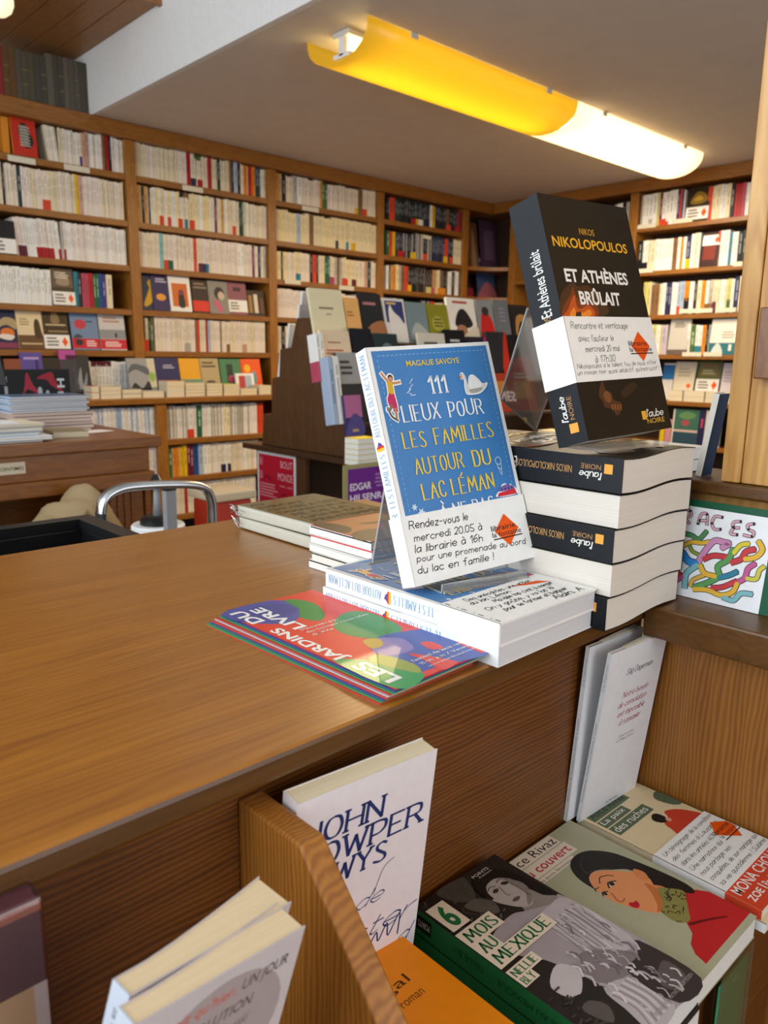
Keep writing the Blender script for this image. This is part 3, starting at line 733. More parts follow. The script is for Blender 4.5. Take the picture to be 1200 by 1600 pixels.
def lake_spine(t):
    A = Art(0.175, t); c = '#7ba9cf'
    def T(s, u0, u1, sd): A.pen(s, u0, 0.27, u1, 0.73, c, 1.25, 0.45, 0.0, True, 0, 0, sd, 3.0)
    T('R', 0.285, 0.305, 1); T('LES FAMILLES', 0.335, 0.555, 2); T('AUTOUR DU LAC LÉMAN', 0.632, 0.975, 3)
    A.poly([(0.572, 0.2), (0.572, 0.8), (0.585, 0.86), (0.585, 0.14)], '#f0c33a'); A.poly([(0.584, 0.14), (0.584, 0.86), (0.594, 0.78), (0.594, 0.2)], '#d6402f'); A.poly([(0.594, 0.28), (0.600, 0.32), (0.606, 0.4), (0.612, 0.6), (0.602, 0.66), (0.594, 0.74)], '#5a4fa0')
    return A
LW, LH, LT = 0.1152, 0.175, 0.0145
r = book('standing_book', 'blue children\'s guide to the lake standing on a clear easel, handwritten white band', LW, LH, LT, (0.376, 0.366, -0.161), rotabc(-11, -18.3, -3.45), '#f0eeea', '#eef2f4', pages=PAPER)
lake_art().build('cover_print', r, FRONT, 'gloss'); lake_spine(LT).build('spine_lettering', r, SPINE, 'ink')
o = band(r, LW, LH, LT, 0.0, 0.289, None, 'white paper band with black handwriting')
A = Art(LW, LH, 1.15e-3); logo(A, 0.80, 0.148, 0.105, 0.071); A.build('shop_logo', o, FRONT, 'ink')
A = Art(LW, LH, 1.1e-3); H = dict(c='#15151a', thick=1.2, jit=0.5, slant=0.10, gap=1.7)
for i, (s, u0, v0, u1, hh) in enumerate([('Rendez-vous le', 0.037, 0.234, 0.498, 0.032), ('mercredi 20.05 à', 0.055, 0.181, 0.593, 0.030), ('la librairie à 16h', 0.044, 0.134, 0.580, 0.031), ('pour une promenade au bord', 0.043, 0.096, 0.935, 0.027), ('du lac en famille !', 0.032, 0.050, 0.637, 0.030)]):
    A.pen(s, u0, v0, u1, v0+hh, seed=i+3, ang=-0.035 if i < 3 else -0.045, **H)
A.build('handwriting', o, FRONT, 'ink')
# clear easel under it
def easel(label, loc, rot, x0, x1, tilt, hr, back, foot, t):
    e = thing('acrylic_stand', label, 'stand', loc, rot)
    s, c_ = math.sin(math.radians(tilt)), math.cos(math.radians(tilt)); k = 0.0022
    def sheet(name, P, mat='acrylic'):
        n = []; m = len(P)
        for i in range(m):
            a = Vector(P[max(i-1, 0)]); b = Vector(P[min(i+1, m-1)]); d = (b-a).normalized(); n.append((P[i][0]-d.y*k, P[i][1]+d.x*k))
        mb = MB(); mb.prism(list(P)+n[::-1], 'x', x0, x1); o = mb.build(name, mat, e)
        for p_ in o.data.polygons: p_.material_index = 0
        o.data.materials.append(M['edge'])
        for p_ in o.data.polygons:
            if abs(p_.normal.x) > 0.9: p_.material_index = 1
        return o
    gy = t/c_+0.0015
    sheet('front_plate', [(gy-0.003*s, -0.003), (gy+hr*s, hr*c_)])
    sheet('rear_leg', [(gy+hr*s+k, hr*c_), (back, -foot+0.0005)])
    sheet('support_lip', [(gy-0.004, -0.0050), (-0.006, -0.0050), (-0.006, 0.0008)])
    sheet('front_foot', [(-0.0105, -foot+0.0003), (-0.0085, -0.0054)])
    return e
easel('clear acrylic easel holding the blue lake guide on the small book stack', (0.376, 0.366, -0.161), rotabc(-11, 0), 0.018, 0.098, 18.3, 0.118, 0.088, 0.0060, LT)
# pile of the same guide
for k in range(2):
    z1 = -0.196+0.0145*(k+1)
    top = k == 1
    r = book('lake_guide', 'upper blue lake guide lying under the easel, handwritten white band at its near end' if top else 'lower blue lake guide of the lying pair, spine white, resting on the counter', 0.112, 0.175, 0.0143, (0.373+(0.0 if k else -0.001), 0.287, z1), rotabc(0.4 if top else 1.0, -90), '#f0eeea', '#eef2f4', group=None, pages='#d9d9dc')
    lake_art().build('cover_print', r, FRONT, 'gloss') if top else None
    lake_spine(0.0143).build('spine_lettering', r, SPINE, 'ink')
    if top:
        o = band(r, 0.112, 0.175, 0.0143, 0.0, 0.30, None, 'white paper band with black handwriting')
        A = Art(0.112, 0.175, 1.1e-3)
        A.poly([(0.60, 0.26), (0.72, 0.225), (0.92, 0.19), (0.86, 0.235)], '#ee5a12')
        for i, (s, u0, v0, u1, hh) in enumerate([('Des anecdotes, une action', 0.16, 0.245, 0.82, 0.03), ('du lac Léman', 0.13, 0.205, 0.52, 0.03), ('Ma idée top c\'est à manger', 0.28, 0.165, 0.90, 0.03), ('On y goûte, y va lac là', 0.12, 0.12, 0.80, 0.03), ('pour se former et baigner', 0.20, 0.075, 0.86, 0.032), ('Alain. A', 0.62, 0.03, 0.93, 0.04)]):
            A.pen(s, u0, v0, u1, v0+hh, '#15151a', 1.3, slant=0.2, jit=0.8, seed=40+i, gap=1.5)
        for k2 in range(7): A.rect(0.02, 0.012+k2*0.041, 0.028, 0.012+k2*0.041+(0.026 if k2 % 2 == 0 else 0.006), '#15151a')
        A.build('handwriting', o, FRONT, 'ink')
    else:
        A = Art(0.112, 0.175); A.rect(0.033, 0.03, 0.971, 0.983, '#3f7fbd'); A.build('cover_print', r, FRONT, 'gloss')
# ---- the black novel
NW, NH, NT = 0.112, 0.178, 0.0262
NB = '#1c170f'; NS = '#15191e'; OR = '#e9a53c'
def aube(A, u0, v0, sc, rot=False):
    pass
def nik_spine(t, band_=True):
    A = Art(0.178, t)
    A.rect(0.045, 0.22, 0.083, 0.50, '#f0a94a')
    A.pen('l\'aube', 0.095, 0.50, 0.195, 0.70, '#f5f2ea', 1.7, 1.0, 0.0, False, 0.1, 0, 1, 1.5)
    A.text('NOIRE', 0.098, 0.27, 0.192, 0.42, '#b98a5a', 0.0)
    A.text('NIKOS NIKOLOPOULOS', 0.235, 0.38, 0.52, 0.60, '#c79a63', 0.0)
    A.text('Et Athènes brûlait', 0.52, 0.30, 0.79, 0.66, '#e8e8e6', 0.01)
    return A
def nik_cover(w, h):
    A = Art(w, h)
    fire = hom([(222, 52), (708, 145), (1025, 1400), (497, 1500)])
    F = lambda L: [fire(*p) for p in L]
    A.poly(F([(335, 700), (338, 590), (370, 545), (410, 520), (440, 545), (500, 540), (560, 600), (600, 640), (620, 690), (560, 720), (430, 722)]), '#3a1c0c', True)
    A.poly(F([(345, 710), (360, 640), (395, 590), (410, 545), (430, 600), (470, 640), (520, 625), (560, 680), (545, 715), (440, 720)]), '#7a2c0c', True)
    A.poly(F([(350, 715), (380, 670), (400, 620), (420, 590), (428, 640), (450, 670), (500, 650), (540, 690), (520, 718), (430, 722)]), '#c4500f', True)
    A.poly(F([(390, 712), (415, 660), (430, 690), (470, 690), (505, 672), (520, 700), (480, 716)]), '#ec8a26', True)
    A.poly(F([(425, 720), (425, 690), (455, 682), (462, 720)]), '#2a140a')
    A.text('NIKOS', 0.369, 0.849, 0.535, 0.876, '#d9a02f', 0.0)
    A.text('NIKOLOPOULOS', 0.056, 0.787, 0.898, 0.830, '#eeb021', 0.02)
    A.text('ET ATHÈNES', 0.112, 0.643, 0.825, 0.712, '#f3f1ec', 0.03)
    A.text('BRÛLAIT', 0.218, 0.550, 0.682, 0.622, '#f3f1ec', 0.03)
    A.poly(F([(560, 1190), (575, 1110), (590, 1110), (600, 1150), (640, 1180), (655, 1220), (700, 1240), (705, 1280), (680, 1325), (640, 1280), (600, 1270), (585, 1230)]), '#4d2f19', True)
    A.poly(F([(590, 1190), (605, 1165), (630, 1180), (640, 1230), (612, 1235)]), '#7a4a26', True)
    for k in range(4): A.poly(F([(640+k*17, 1250), (650+k*17, 1248), (655+k*17, 1285), (646+k*17, 1288)]), '#8a552c')
    A.poly(F([(700, 1170), (760, 1110), (800, 1130), (760, 1180), (720, 1210)]), '#30200f', True)
    A.rect(0.652, 0.053, 0.706, 0.090, '#f0b32c')
    A.pen('l\'aube', 0.715, 0.063, 0.92, 0.094, '#f5f2ea', 1.8, 1.0, 0.0, False, 0.1, 0, 1, 1.5)
    A.text('NOIRE', 0.702, 0.033, 0.922, 0.055, '#e3b345', 0.0)
    return A
r = book('standing_novel', 'thick black novel standing tilted on a clear stand atop the book pile', NW, NH, NT, (0.4722, 0.294, -0.0572), rotabc(-2.88, -17.1, -1.95), NB, NS, pages=PAPER)
nik_cover(NW, NH).build('cover_print', r, FRONT, 'gloss'); nik_spine(NT).build('spine_lettering', r, SPINE, 'ink')
o = band(r, NW, NH, NT, 0.234, 0.500, None, 'white paper band with fine black handwriting')
A = Art(NW, NH, 1.15e-3); logo(A, 0.80, 0.370, 0.115, 0.066); A.build('shop_logo', o, FRONT, 'ink')
A = Art(NW, NH, 1.1e-3)
for i, (s, u0, v0, u1, hh) in enumerate([('Rencontre et vernissage', 0.049, 0.450, 0.685, 0.027), ('avec l\'auteur le', 0.102, 0.398, 0.489, 0.026), ('mercredi 20 mai', 0.151, 0.354, 0.531, 0.026), ('à 17h30', 0.234, 0.311, 0.457, 0.027), ('Nikolopoulos a le talent fou de nous offrir', 0.027, 0.288, 0.953, 0.019), ('un roman noir aussi addictif qu\'instructif !', 0.014, 0.262, 0.977, 0.019)]):
    A.pen(s, u0, v0, u1, v0+hh, '#2b2927', 0.85, slant=0.15, jit=0.6, seed=70+i, gap=1.8)
A.build('handwriting', o, FRONT, 'ink')
# its clear stand: a back plate and a flared rear strut
st = thing('acrylic_stand', 'clear acrylic stand behind the black novel, flaring out on the left', 'stand', (0.4722, 0.294, -0.0572), rotabc(-2.88, 0))
def on_plane(px, py):      # the slanted plane of the strut
    d = ray(px, py); k = 0.073/0.109; t_ = (0.36+0.04*k)/(d.y+d.z*k); return d*t_
iv = (Matrix.Translation(st.location) @ rotabc(-2.88, 0).to_4x4()).inverted()
Q = [iv @ on_plane(*p) for p in ((826, 483), (783, 623), (838, 674), (856, 625), (858, 520))]
mb = MB(); nn = Vector((0, 0.82, 0.57))*0.0022
mb.mesh([*Q, *[q+nn for q in Q]], [(4, 3, 2, 1, 0), (5, 6, 7, 8, 9)]); mb.build('strut', 'acrylic', st)
mb = MB()
for a_, b_ in ((0, 1), (1, 2), (2, 3)): mb.tube([Q[a_]+nn*0.5, Q[b_]+nn*0.5], 0.0010, 6)
mb.build('strut_edge', 'edge', st)
s_, c_ = math.sin(math.radians(17.1)), math.cos(math.radians(17.1)); gy = NT/c_+0.001
mb = MB(); mb.prism([(gy, -0.004), (gy+0.14*s_, 0.14*c_-0.004), (gy+0.14*s_+0.0022, 0.14*c_-0.004), (gy+0.0022, -0.004)], 'x', 0.012, 0.10); mb.build('back_plate', 'acrylic', st)
mb = MB(); mb.box((0.012, -0.004, -0.0085), (0.10, gy+0.002, -0.0063)); mb.build('support_lip', 'acrylic', st)
# pile of five copies
zt = [-0.1706, -0.1454, -0.1202, -0.0950, -0.0695]
NL = ['bottom black novel of the tall pile, lying on the counter edge', 'fourth novel down in the tall pile, its white page edges to the left', 'middle black novel of the tall pile, dark spine showing', 'second novel down in the tall pile, its white page edges to the left', 'top black novel of the tall pile, under the clear stand']
xo = [0.4845, 0.4862, 0.4878, 0.490, 0.4935]
for k in range(5):
    flip = k % 2 == 1
    loc = (xo[k]+0.112, 0.456, zt[k]) if flip else (xo[k], 0.278, zt[k])
    r = book('black_novel', NL[k], 0.112, 0.178, 0.0251, loc, rotabc(180.3 if flip else (0.4 if k != 2 else -0.3), -90), NB, NS, pages='#e4ddd2', wave=-0.0016 if flip else 0.0016)
    if not flip: nik_spine(0.0251).build('spine_lettering', r, SPINE, 'ink')
    if k == 4:
        A = nik_cover(0.112, 0.178); wv = lambda x: 0.0016*math.sin(2*math.pi*(x/0.112)*0.95+0.4)
        A.build('cover_print', r, lambda x, y, e: (x, -e-0.0004+wv(x), y), 'gloss')
        A = Art(0.112, 0.178, 9e-4)
        for i in range(3): A.pen('ETATHENES'[i*2:i*2+5], 0.05+i*0.02, 0.66-i*0.035, 0.42, 0.68-i*0.035, '#cfc6b4', 1.4)
# ---- festival leaflets
bl = []
for k in range(9):
    z = -0.196+0.0009*k
    f = 1-k/8
    t = thing('festival_leaflet', 'topmost red, green and blue festival leaflet of the fanned pile' if k == 8 else ['lowest', 'second lowest', 'third lowest', 'fourth lowest', 'fifth lowest', 'fourth from the top', 'third from the top', 'second from the top'][k]+' festival leaflet of the fanned pile on the counter', 'leaflet', (0.289-0.010*f, 0.294+0.004*f+0.0006*(k % 3), z), (0, 0, math.radians(1.3+2.0*f*(0.4+0.3*(k % 2)))), 'festival leaflets in the fanned pile')
    mb = MB(); mb.box((0, 0, 0), (0.085, 0.180, 0.00075), col(['#c33a30', '#3f8f55', '#3b4f96', '#c33a30', '#b8b8bb'][k % 5])); mb.build('sheet', 'gloss', t)
A = Art(0.085, 0.180, 0.0009, 1.2e-5)
A.rect(0, 0, 1, 1, '#e23a26')
A.poly([(-0.0, 1.0), (0.5, 1.0), (0.62, 0.90), (0.56, 0.80), (0.40, 0.74), (0.24, 0.72), (0.0, 0.84)], '#4a4f9c', True)
A.poly([(0.0, 0.90), (0.30, 0.97), (0.52, 0.93), (0.58, 0.86), (0.42, 0.80), (0.10, 0.84)], '#3d4590', True)
A.poly([(0.60, 0.96), (0.72, 0.92), (0.74, 0.82), (0.62, 0.70), (0.48, 0.66), (0.42, 0.74), (0.55, 0.83)], '#2f8a3e', True)
A.poly([(0.46, 0.55), (0.62, 0.63), (0.82, 0.66), (0.94, 0.60), (0.93, 0.46), (0.86, 0.37), (0.70, 0.345), (0.54, 0.37), (0.44, 0.45)], '#3a8f45', True)
A.poly([(0.40, 0.33), (0.62, 0.37), (0.89, 0.335), (1.0, 0.28), (1.0, 0.0), (0.72, 0.0), (0.45, 0.03), (0.31, 0.05), (0.30, 0.18)], '#3f55a5', True)
A.poly([(0.40, 0.32), (0.55, 0.36), (0.70, 0.30), (0.62, 0.20), (0.44, 0.20), (0.34, 0.24)], '#8a76b4', True)
A.poly([(0.44, 0.38), (0.56, 0.36), (0.5, 0.30), (0.38, 0.30)], '#c9a53a', True)
A.poly([(0.0, 0.30), (0.12, 0.28), (0.27, 0.175), (0.34, 0.08), (0.28, 0.0), (0.0, 0.0)], '#2f9a4c', True)
A.poly([(0.20, 0.22), (0.34, 0.24), (0.40, 0.10), (0.30, 0.04)], '#9aa437', True)
A.poly([(0.52, 0.18), (0.66, 0.03), (0.62, 0.0), (0.46, 0.0), (0.50, 0.08)], '#e23a26', True); A.poly([(0.74, 0.22), (0.82, 0.20), (0.8, 0.13), (0.70, 0.15)], '#e23a26', True); A.poly([(0.93, 0.0), (1, 0.0), (1, 0.16), (0.95, 0.12)], '#e23a26')
A.text('LES', 0.02, 0.045, 0.165, 0.235, '#f5f3ef', 0.03, 0, 90); A.text('JARDINS', 0.02, 0.29, 0.165, 0.70, '#f5f3ef', 0.03, 0, 90); A.text('DU', 0.015, 0.80, 0.150, 0.965, '#f5f3ef', 0.03, 0, 90); A.text('LIVRE', 0.195, 0.64, 0.325, 0.95, '#f5f3ef', 0.03, 0, 90)
P = dict(c='#f5f3ef', thick=2.1, thin=1.0, serif=True)
A.pen('Pionnières:', 0.23, 0.615, 0.60, 0.632, **P); A.pen('écrivaines romandes', 0.23, 0.580, 0.90, 0.597, **P); A.pen('du XXe', 0.23, 0.545, 0.44, 0.562, **P)
A.pen('festival de lectures', 0.42, 0.112, 0.97, 0.129, **P); A.pen('11-14 juin / Vevey', 0.43, 0.076, 0.97, 0.092, **P); A.pen('www.lesjardinsdulivre.ch', 0.44, 0.046, 0.975, 0.058, '#f5f3ef', 1.6, 1.0)
A.build('leaflet_print', t, lambda x, y, e: (x, y, e), 'gloss')
# ---- small stack with red-rimmed covers behind the pair
R5 = ['bottom', 'fourth', 'third', 'second', 'top']
for k in range(5):
    r = book('slim_paperback', 'topmost slim paperback with a red-rimmed brown cover behind the lake guides' if k == 4 else f'slim white paperback, {R5[k]} of the little stack behind the lake guides', 0.088, 0.083 if k < 4 else 0.085, 0.0078, (0.426+[0.002, 0, -0.001, 0.001, 0][k], 0.468+[0.004, -0.002, 0.002, 0, 0][k], -0.196+0.0082*(k+1)), rotabc([1, 0.3, -0.6, 0.8, 0][k], -90), '#efece6' if k < 4 else '#b4532c', ['#f0efe9', '#efe9dd', '#f0efe9', '#f2efe8', '#f0efe9'][k], pages='#efece4')
    mb = MB(); mb.box((-0.0006, 0.0005, 0), (0.0004, 0.0016, 0.083), col(['#2b2422', '#2b2422', '#cfd3c8', '#d23a45', '#2b2422'][k])); mb.build('spine_stripe', 'print', r)
A = Art(0.088, 0.085); A.rect(0, 0, 1, 1, '#cf4527'); A.rect(0.03, 0.03, 0.97, 0.97, '#b7723f'); A.poly([(0.03, 0.35), (0.3, 0.45), (0.6, 0.33), (0.97, 0.40), (0.97, 0.03), (0.03, 0.03)], '#5f4a38', True); A.poly([(0.03, 0.97), (0.03, 0.45), (0.25, 0.62), (0.2, 0.97)], '#4a3322', True); A.poly([(0.45, 0.72), (0.75, 0.66), (0.95, 0.72), (0.95, 0.62), (0.7, 0.58), (0.5, 0.62)], '#5b3a20', True); A.ell(0.55, 0.5, 0.05, 0.03, '#c43d22')
A.build('cover_print', r, FRONT, 'gloss')
# ---- the two film-wrapped books
for k in range(2):
    r = book('wrapped_book', ('upper' if k else 'lower')+' film-wrapped square book with big lettering at the back of the counter' if k else 'lower film-wrapped book at the back of the counter, only its edges showing', 0.112, 0.142, 0.0125, (0.467+0.002*k, 0.594, -0.196+0.0005+0.0135*(k+1)), rotabc(1.5*k, -90), '#b79f72', '#e6e3d4', pages='#e2ddc9')
    if k:
        A = Art(0.112, 0.142); A.rect(0, 0, 1, 1, '#b49b6c')
        for i, (s, a_, b_) in enumerate([('AU', 0.05, 0.22), ('DROIT', 0.05, 0.62), ('CHOSES A DIRE', 0.05, 0.95), ('DEMAIN SUR LE', 0.06, 0.92), ('FIL DE LA', 0.10, 0.80), ('LIGNE DU', 0.10, 0.86), ('PRINTEMPS', 0.08, 0.9)]):
            A.text(s, a_, 0.86-i*0.125, b_, 0.945-i*0.125, '#3a2c18', 0.05)
        A.build('cover_print', r, FRONT, 'print')
    mb = MB(); mb.box((-0.0035, -0.0005, -0.003), (0.114, 0.0129, 0.145)); o = mb.build('plastic_film', 'film', r, bevel=0.003)
    mb = MB(); rr = random.Random(k)
    for i in range(9): mb.tube([(-0.004-rr.uniform(0, .002), rr.uniform(0, 0.012), 0.12+rr.uniform(0, .02)), (-0.0045, rr.uniform(0, .012), 0.146+rr.uniform(0, .008)), (0.01+rr.uniform(0, .01), rr.uniform(0, .012), 0.148+rr.uniform(0, .004))], 0.0004, 4)
    mb.build('film_crease', 'film', r)

# ---------------------------------------------------------------- books in the niche
def tilted(art, root, name='cover_print', mat='print', fn=FRONT): return art.build(name, root, fn, mat)
# white booklets leaning in the corner
for k, (lab, loc, rot) in enumerate([('back white booklet leaning in the niche corner behind its twin', (0.499, 0.3075, -0.372), rotabc(0, 2.4, 2.2)), ('front white booklet with red italic title leaning in the niche corner', (0.5085, 0.3015, -0.3735), rotabc(-2.4, 6.2, 0.9))]):
    r = book('white_booklet', lab, 0.083, 0.1515, 0.0035, loc, rot, '#e8e9ec', '#e6eaee', pages='#efe6d2', ct=0.0004)
    A = Art(0.152, 0.0035); A.pen('Stig Dagerman', 0.78, 0.25, 0.93, 0.75, '#8a8f96', 1.0); A.pen('Notre besoin de consolation est impossible à rassasier', 0.12, 0.25, 0.60, 0.75, '#8a8f96', 1.0); A.build('spine_lettering', r, SPINE, 'ink')
    for q in range(5):
        pgm = MB(); y = 0.0012+0.0005*q; f = 0.0011*q
        pgm.mesh([(0.02, y, 0.02), (0.082, y+f*0.3, 0.02), (0.0825, y+f, 0.1524), (0.02, y+f*0.2, 0.1518)], [(0, 1, 2, 3)], col('#efe6d2')); pgm.build('loose_page', 'matte', r)
A = Art(0.083, 0.1515)
I = dict(thick=1.35, thin=0.6, nib=0.6, slant=0.28, gap=1.3)
hh = hom([(325, 207), (645, 85), (448, 903), (140, 1130)])
A.pen('Stig Dagerman', 0.33, 0.835, 0.80, 0.868, '#4b4b4e', **I)
for i, (s, u0, u1) in enumerate([('Notre besoin', 0.34, 0.80), ('de consolation', 0.30, 0.80), ('est impossible', 0.32, 0.80), ('à rassasier', 0.38, 0.76)]): A.pen(s, u0, 0.695-i*0.057, u1, 0.730-i*0.057, '#b04a52', **I)
A.pen('Traduit du suédois', 0.42, 0.44, 0.70, 0.455, '#77777a', 0.8, 0.5, slant=0.2); A.pen('par Philippe Bouquet', 0.40, 0.415, 0.72, 0.43, '#77777a', 0.8, 0.5, slant=0.2)
A.text('ACTES SUD', 0.43, 0.022, 0.64, 0.036, '#77777a'); A.build('cover_print', r, FRONT, 'ink')
# La paix des ruches (two copies)
for k in range(2):
    t = 0.0072
    r = book('pocket_novel', 'cream pocket novel with green title boxes and a handwritten band, beside the corner' if k else 'pocket novel lying right under the cream one with the green title boxes', 0.0855, 0.148, t, (0.513+(0.0 if k else -0.002), 0.1585-(0 if k else 0.004), ZP+0.0002+t*(k+1)), rotabc(0, -90), '#e7d3a9', '#dfd0ad' if k else '#eef0f0', pages='#e9e4d8')
A = Art(0.0855, 0.148)
A.rect(0, 0, 1, 0.20, '#d8472c')
A.rect(0.05, 0.905, 0.69, 0.992, '#5d6c52'); A.text('Alice Rivaz', 0.08, 0.925, 0.66, 0.98, '#1f2a1c'); A.rect(0.05, 0.832, 0.50, 0.897, '#5d6c52'); A.text('La paix', 0.08, 0.845, 0.46, 0.89, '#f3efe2'); A.rect(0.05, 0.750, 0.68, 0.824, '#5d6c52'); A.text('des ruches', 0.08, 0.768, 0.64, 0.816, '#f3efe2')
A.poly([(0.50, 0.59), (0.54, 0.645), (0.66, 0.66), (0.72, 0.70), (0.84, 0.67), (0.93, 0.60), (0.93, 0.53), (0.5, 0.53)], '#d0432f', True); A.poly([(0.50, 0.70), (0.57, 0.73), (0.63, 0.72), (0.645, 0.675), (0.60, 0.645), (0.53, 0.655)], '#1d1a19', True); A.poly([(0.60, 0.655), (0.645, 0.665), (0.66, 0.64), (0.61, 0.63)], '#e0a489', True)
A.poly([(0.86, 0.80), (1, 0.83), (1, 0.68), (0.9, 0.70)], '#5d6c52', True)
A.text('MONA CHOLLET', 0.05, 0.108, 1.02, 0.165, '#f6f1ea', 0.01); A.text('ZOE', 0.06, 0.045, 0.27, 0.085, '#f6f1ea', 0.02); A.rect(0.31, 0.045, 0.325, 0.095, '#f6f1ea'); A.text('Poche', 0.355, 0.040, 0.55, 0.085, '#f6f1ea')
A.build('cover_print', r, FRONT)
mb = MB(); mb.box((-0.0007, 0.0, 0.0), (-0.0002, 0.0072, 0.0295), col('#d8472c')); mb.build('spine_print', 'print', r)
o = band(r, 0.0855, 0.148, 0.0072, 0.172, 0.545, None, 'white paper band with brown-black handwriting')
A = Art(0.0855, 0.148, 1.15e-3); A.poly([(0.86, 0.475), (0.70, 0.40), (0.88, 0.30), (1.0, 0.38), (1.0, 0.42)], '#ee5a12'); A.text('librairie', 0.68, 0.395, 0.98, 0.425, '#23201e', 0.01); A.text('la fontaine', 0.70, 0.358, 1.0, 0.384, '#23201e'); A.rect(0.70, 0.34, 1.0, 0.346, '#23201e'); A.build('shop_logo', o, FRONT, 'ink')
A = Art(0.0855, 0.148, 1.1e-3)
for i, (s, u1) in enumerate([('Un témoignage de la condition', 0.98), ('des femmes à Lausanne', 0.92), ('dans les années 40.', 0.66), ('Une narratrice qui', 0.64), ('nous partage ses', 0.62), ('conquêtes, de son mariage qui', 0.98), ('sa vie quotidienne ! Sublime', 0.98)]): A.pen(s, 0.05, 0.495-i*0.0495, u1, 0.522-i*0.0495, '#2e2826', 0.95, slant=0.3, jit=0.5, seed=90+i, gap=1.3)
A.build('handwriting', o, FRONT, 'ink')
# Feu couvert
EW, EH, ET = 0.1005, 0.149, 0.0165
r = book('illustrated_novel', 'sage green novel with a drawn dark-haired woman in red, lying in the niche', EW, EH, ET, (0.4015, 0.158, ZP+0.0002+ET), rotabc(0, -90), '#b3b393', '#b3b393', pages='#e6e2da')
A = Art(EW, EH)
A.rect(0, 0, 1, 1, '#b4b495'); K = '#221d1b'
A.rect(0.02, 0.918, 0.70, 0.995, '#ece0cd'); A.text('Alice Rivaz', 0.05, 0.932, 0.68, 0.985, '#1c1918'); A.rect(0.02, 0.826, 0.72, 0.912, '#ece0cd'); A.text('Feu couvert', 0.05, 0.845, 0.69, 0.90, '#c02a3a', 0.01); A.rect(0.02, 0.786, 0.62, 0.820, '#ece0cd'); A.text('et autres écrits féministes', 0.05, 0.792, 0.59, 0.812, '#3b3733')
A.poly([(0.333, 0.03), (0.36, 0.085), (0.42, 0.125), (0.52, 0.15), (0.589, 0.20), (0.66, 0.25), (0.80, 0.35), (0.871, 0.305), (0.952, 0.27), (1.0, 0.22), (1.0, 0.03)], '#c3282a')
A.poly([(0.60, 0.19), (0.72, 0.15), (0.84, 0.10), (0.84, 0.09), (0.72, 0.135), (0.59, 0.175)], '#6e1517', True)
A.poly([(0.43, 0.56), (0.42, 0.66), (0.46, 0.74), (0.54, 0.79), (0.66, 0.805), (0.78, 0.775), (0.88, 0.69), (0.92, 0.58), (0.95, 0.45), (0.96, 0.33), (0.93, 0.27), (0.88, 0.28), (0.80, 0.37), (0.74, 0.42), (0.80, 0.55), (0.70, 0.62), (0.60, 0.67), (0.50, 0.66)], K, True)
A.poly([(0.66, 0.43), (0.78, 0.42), (0.80, 0.35), (0.66, 0.25), (0.56, 0.30)], '#dd8650', True)
A.poly([(0.43, 0.61), (0.50, 0.665), (0.60, 0.665), (0.70, 0.61), (0.80, 0.53), (0.82, 0.47), (0.77, 0.42), (0.70, 0.34), (0.62, 0.305), (0.53, 0.315), (0.475, 0.37), (0.44, 0.42), (0.42, 0.46), (0.405, 0.49), (0.41, 0.55)], '#e89a63', True)
A.poly([(0.76, 0.42), (0.72, 0.36), (0.63, 0.31), (0.54, 0.32), (0.60, 0.345), (0.68, 0.40), (0.74, 0.46)], '#c9743f', True)
A.poly([(0.78, 0.53), (0.83, 0.55), (0.85, 0.50), (0.80, 0.46), (0.76, 0.48)], '#e08b55', True)
A.line([(0.50, 0.605), (0.555, 0.628), (0.62, 0.612), (0.645, 0.59)], K, 0.0008); A.line([(0.405, 0.585), (0.42, 0.598), (0.455, 0.592)], K, 0.0008)
A.poly([(0.515, 0.56), (0.55, 0.578), (0.60, 0.566), (0.56, 0.55)], '#e3bd98', True); A.ell(0.560, 0.564, 0.021, 0.0125, K); A.line([(0.508, 0.558), (0.55, 0.580), (0.61, 0.563)], K, 0.0012)
A.poly([(0.408, 0.545), (0.43, 0.558), (0.458, 0.548), (0.432, 0.536)], '#e3bd98', True); A.ell(0.432, 0.547, 0.014, 0.010, K); A.line([(0.402, 0.546), (0.43, 0.561), (0.464, 0.549)], K, 0.0011)
A.line([(0.47, 0.53), (0.435, 0.48), (0.46, 0.465), (0.49, 0.47)], '#a8582c', 0.0009)
A.poly([(0.45, 0.425), (0.475, 0.44), (0.50, 0.428), (0.53, 0.425), (0.51, 0.40), (0.47, 0.395)], '#c41d2e', True)
A.poly([(0.55, 0.30), (0.60, 0.32), (0.66, 0.34), (0.76, 0.40), (0.80, 0.38), (0.87, 0.31), (0.80, 0.27), (0.70, 0.225), (0.62, 0.195), (0.545, 0.225)], '#8f8a4c', True)
rr = random.Random(5)
for i in range(46):
    u, v = rr.uniform(0.57, 0.84), rr.uniform(0.21, 0.37)
    if 0.21+(u-0.56)*0.25 < v < 0.31+(u-0.56)*0.25: A.line([(u, v), (u+rr.uniform(-.03, .03), v+rr.uniform(-.015, .015)), (u+rr.uniform(-.04, .04), v+rr.uniform(-.02, .02))], '#2f2c1c', 0.0006)
A.line([(0.70, 0.63), (0.60, 0.675), (0.52, 0.69)], '#59524c', 0.0004); A.line([(0.52, 0.68), (0.56, 0.74), (0.66, 0.77)], '#59524c', 0.0004)
A.build('cover_print', r, FRONT)
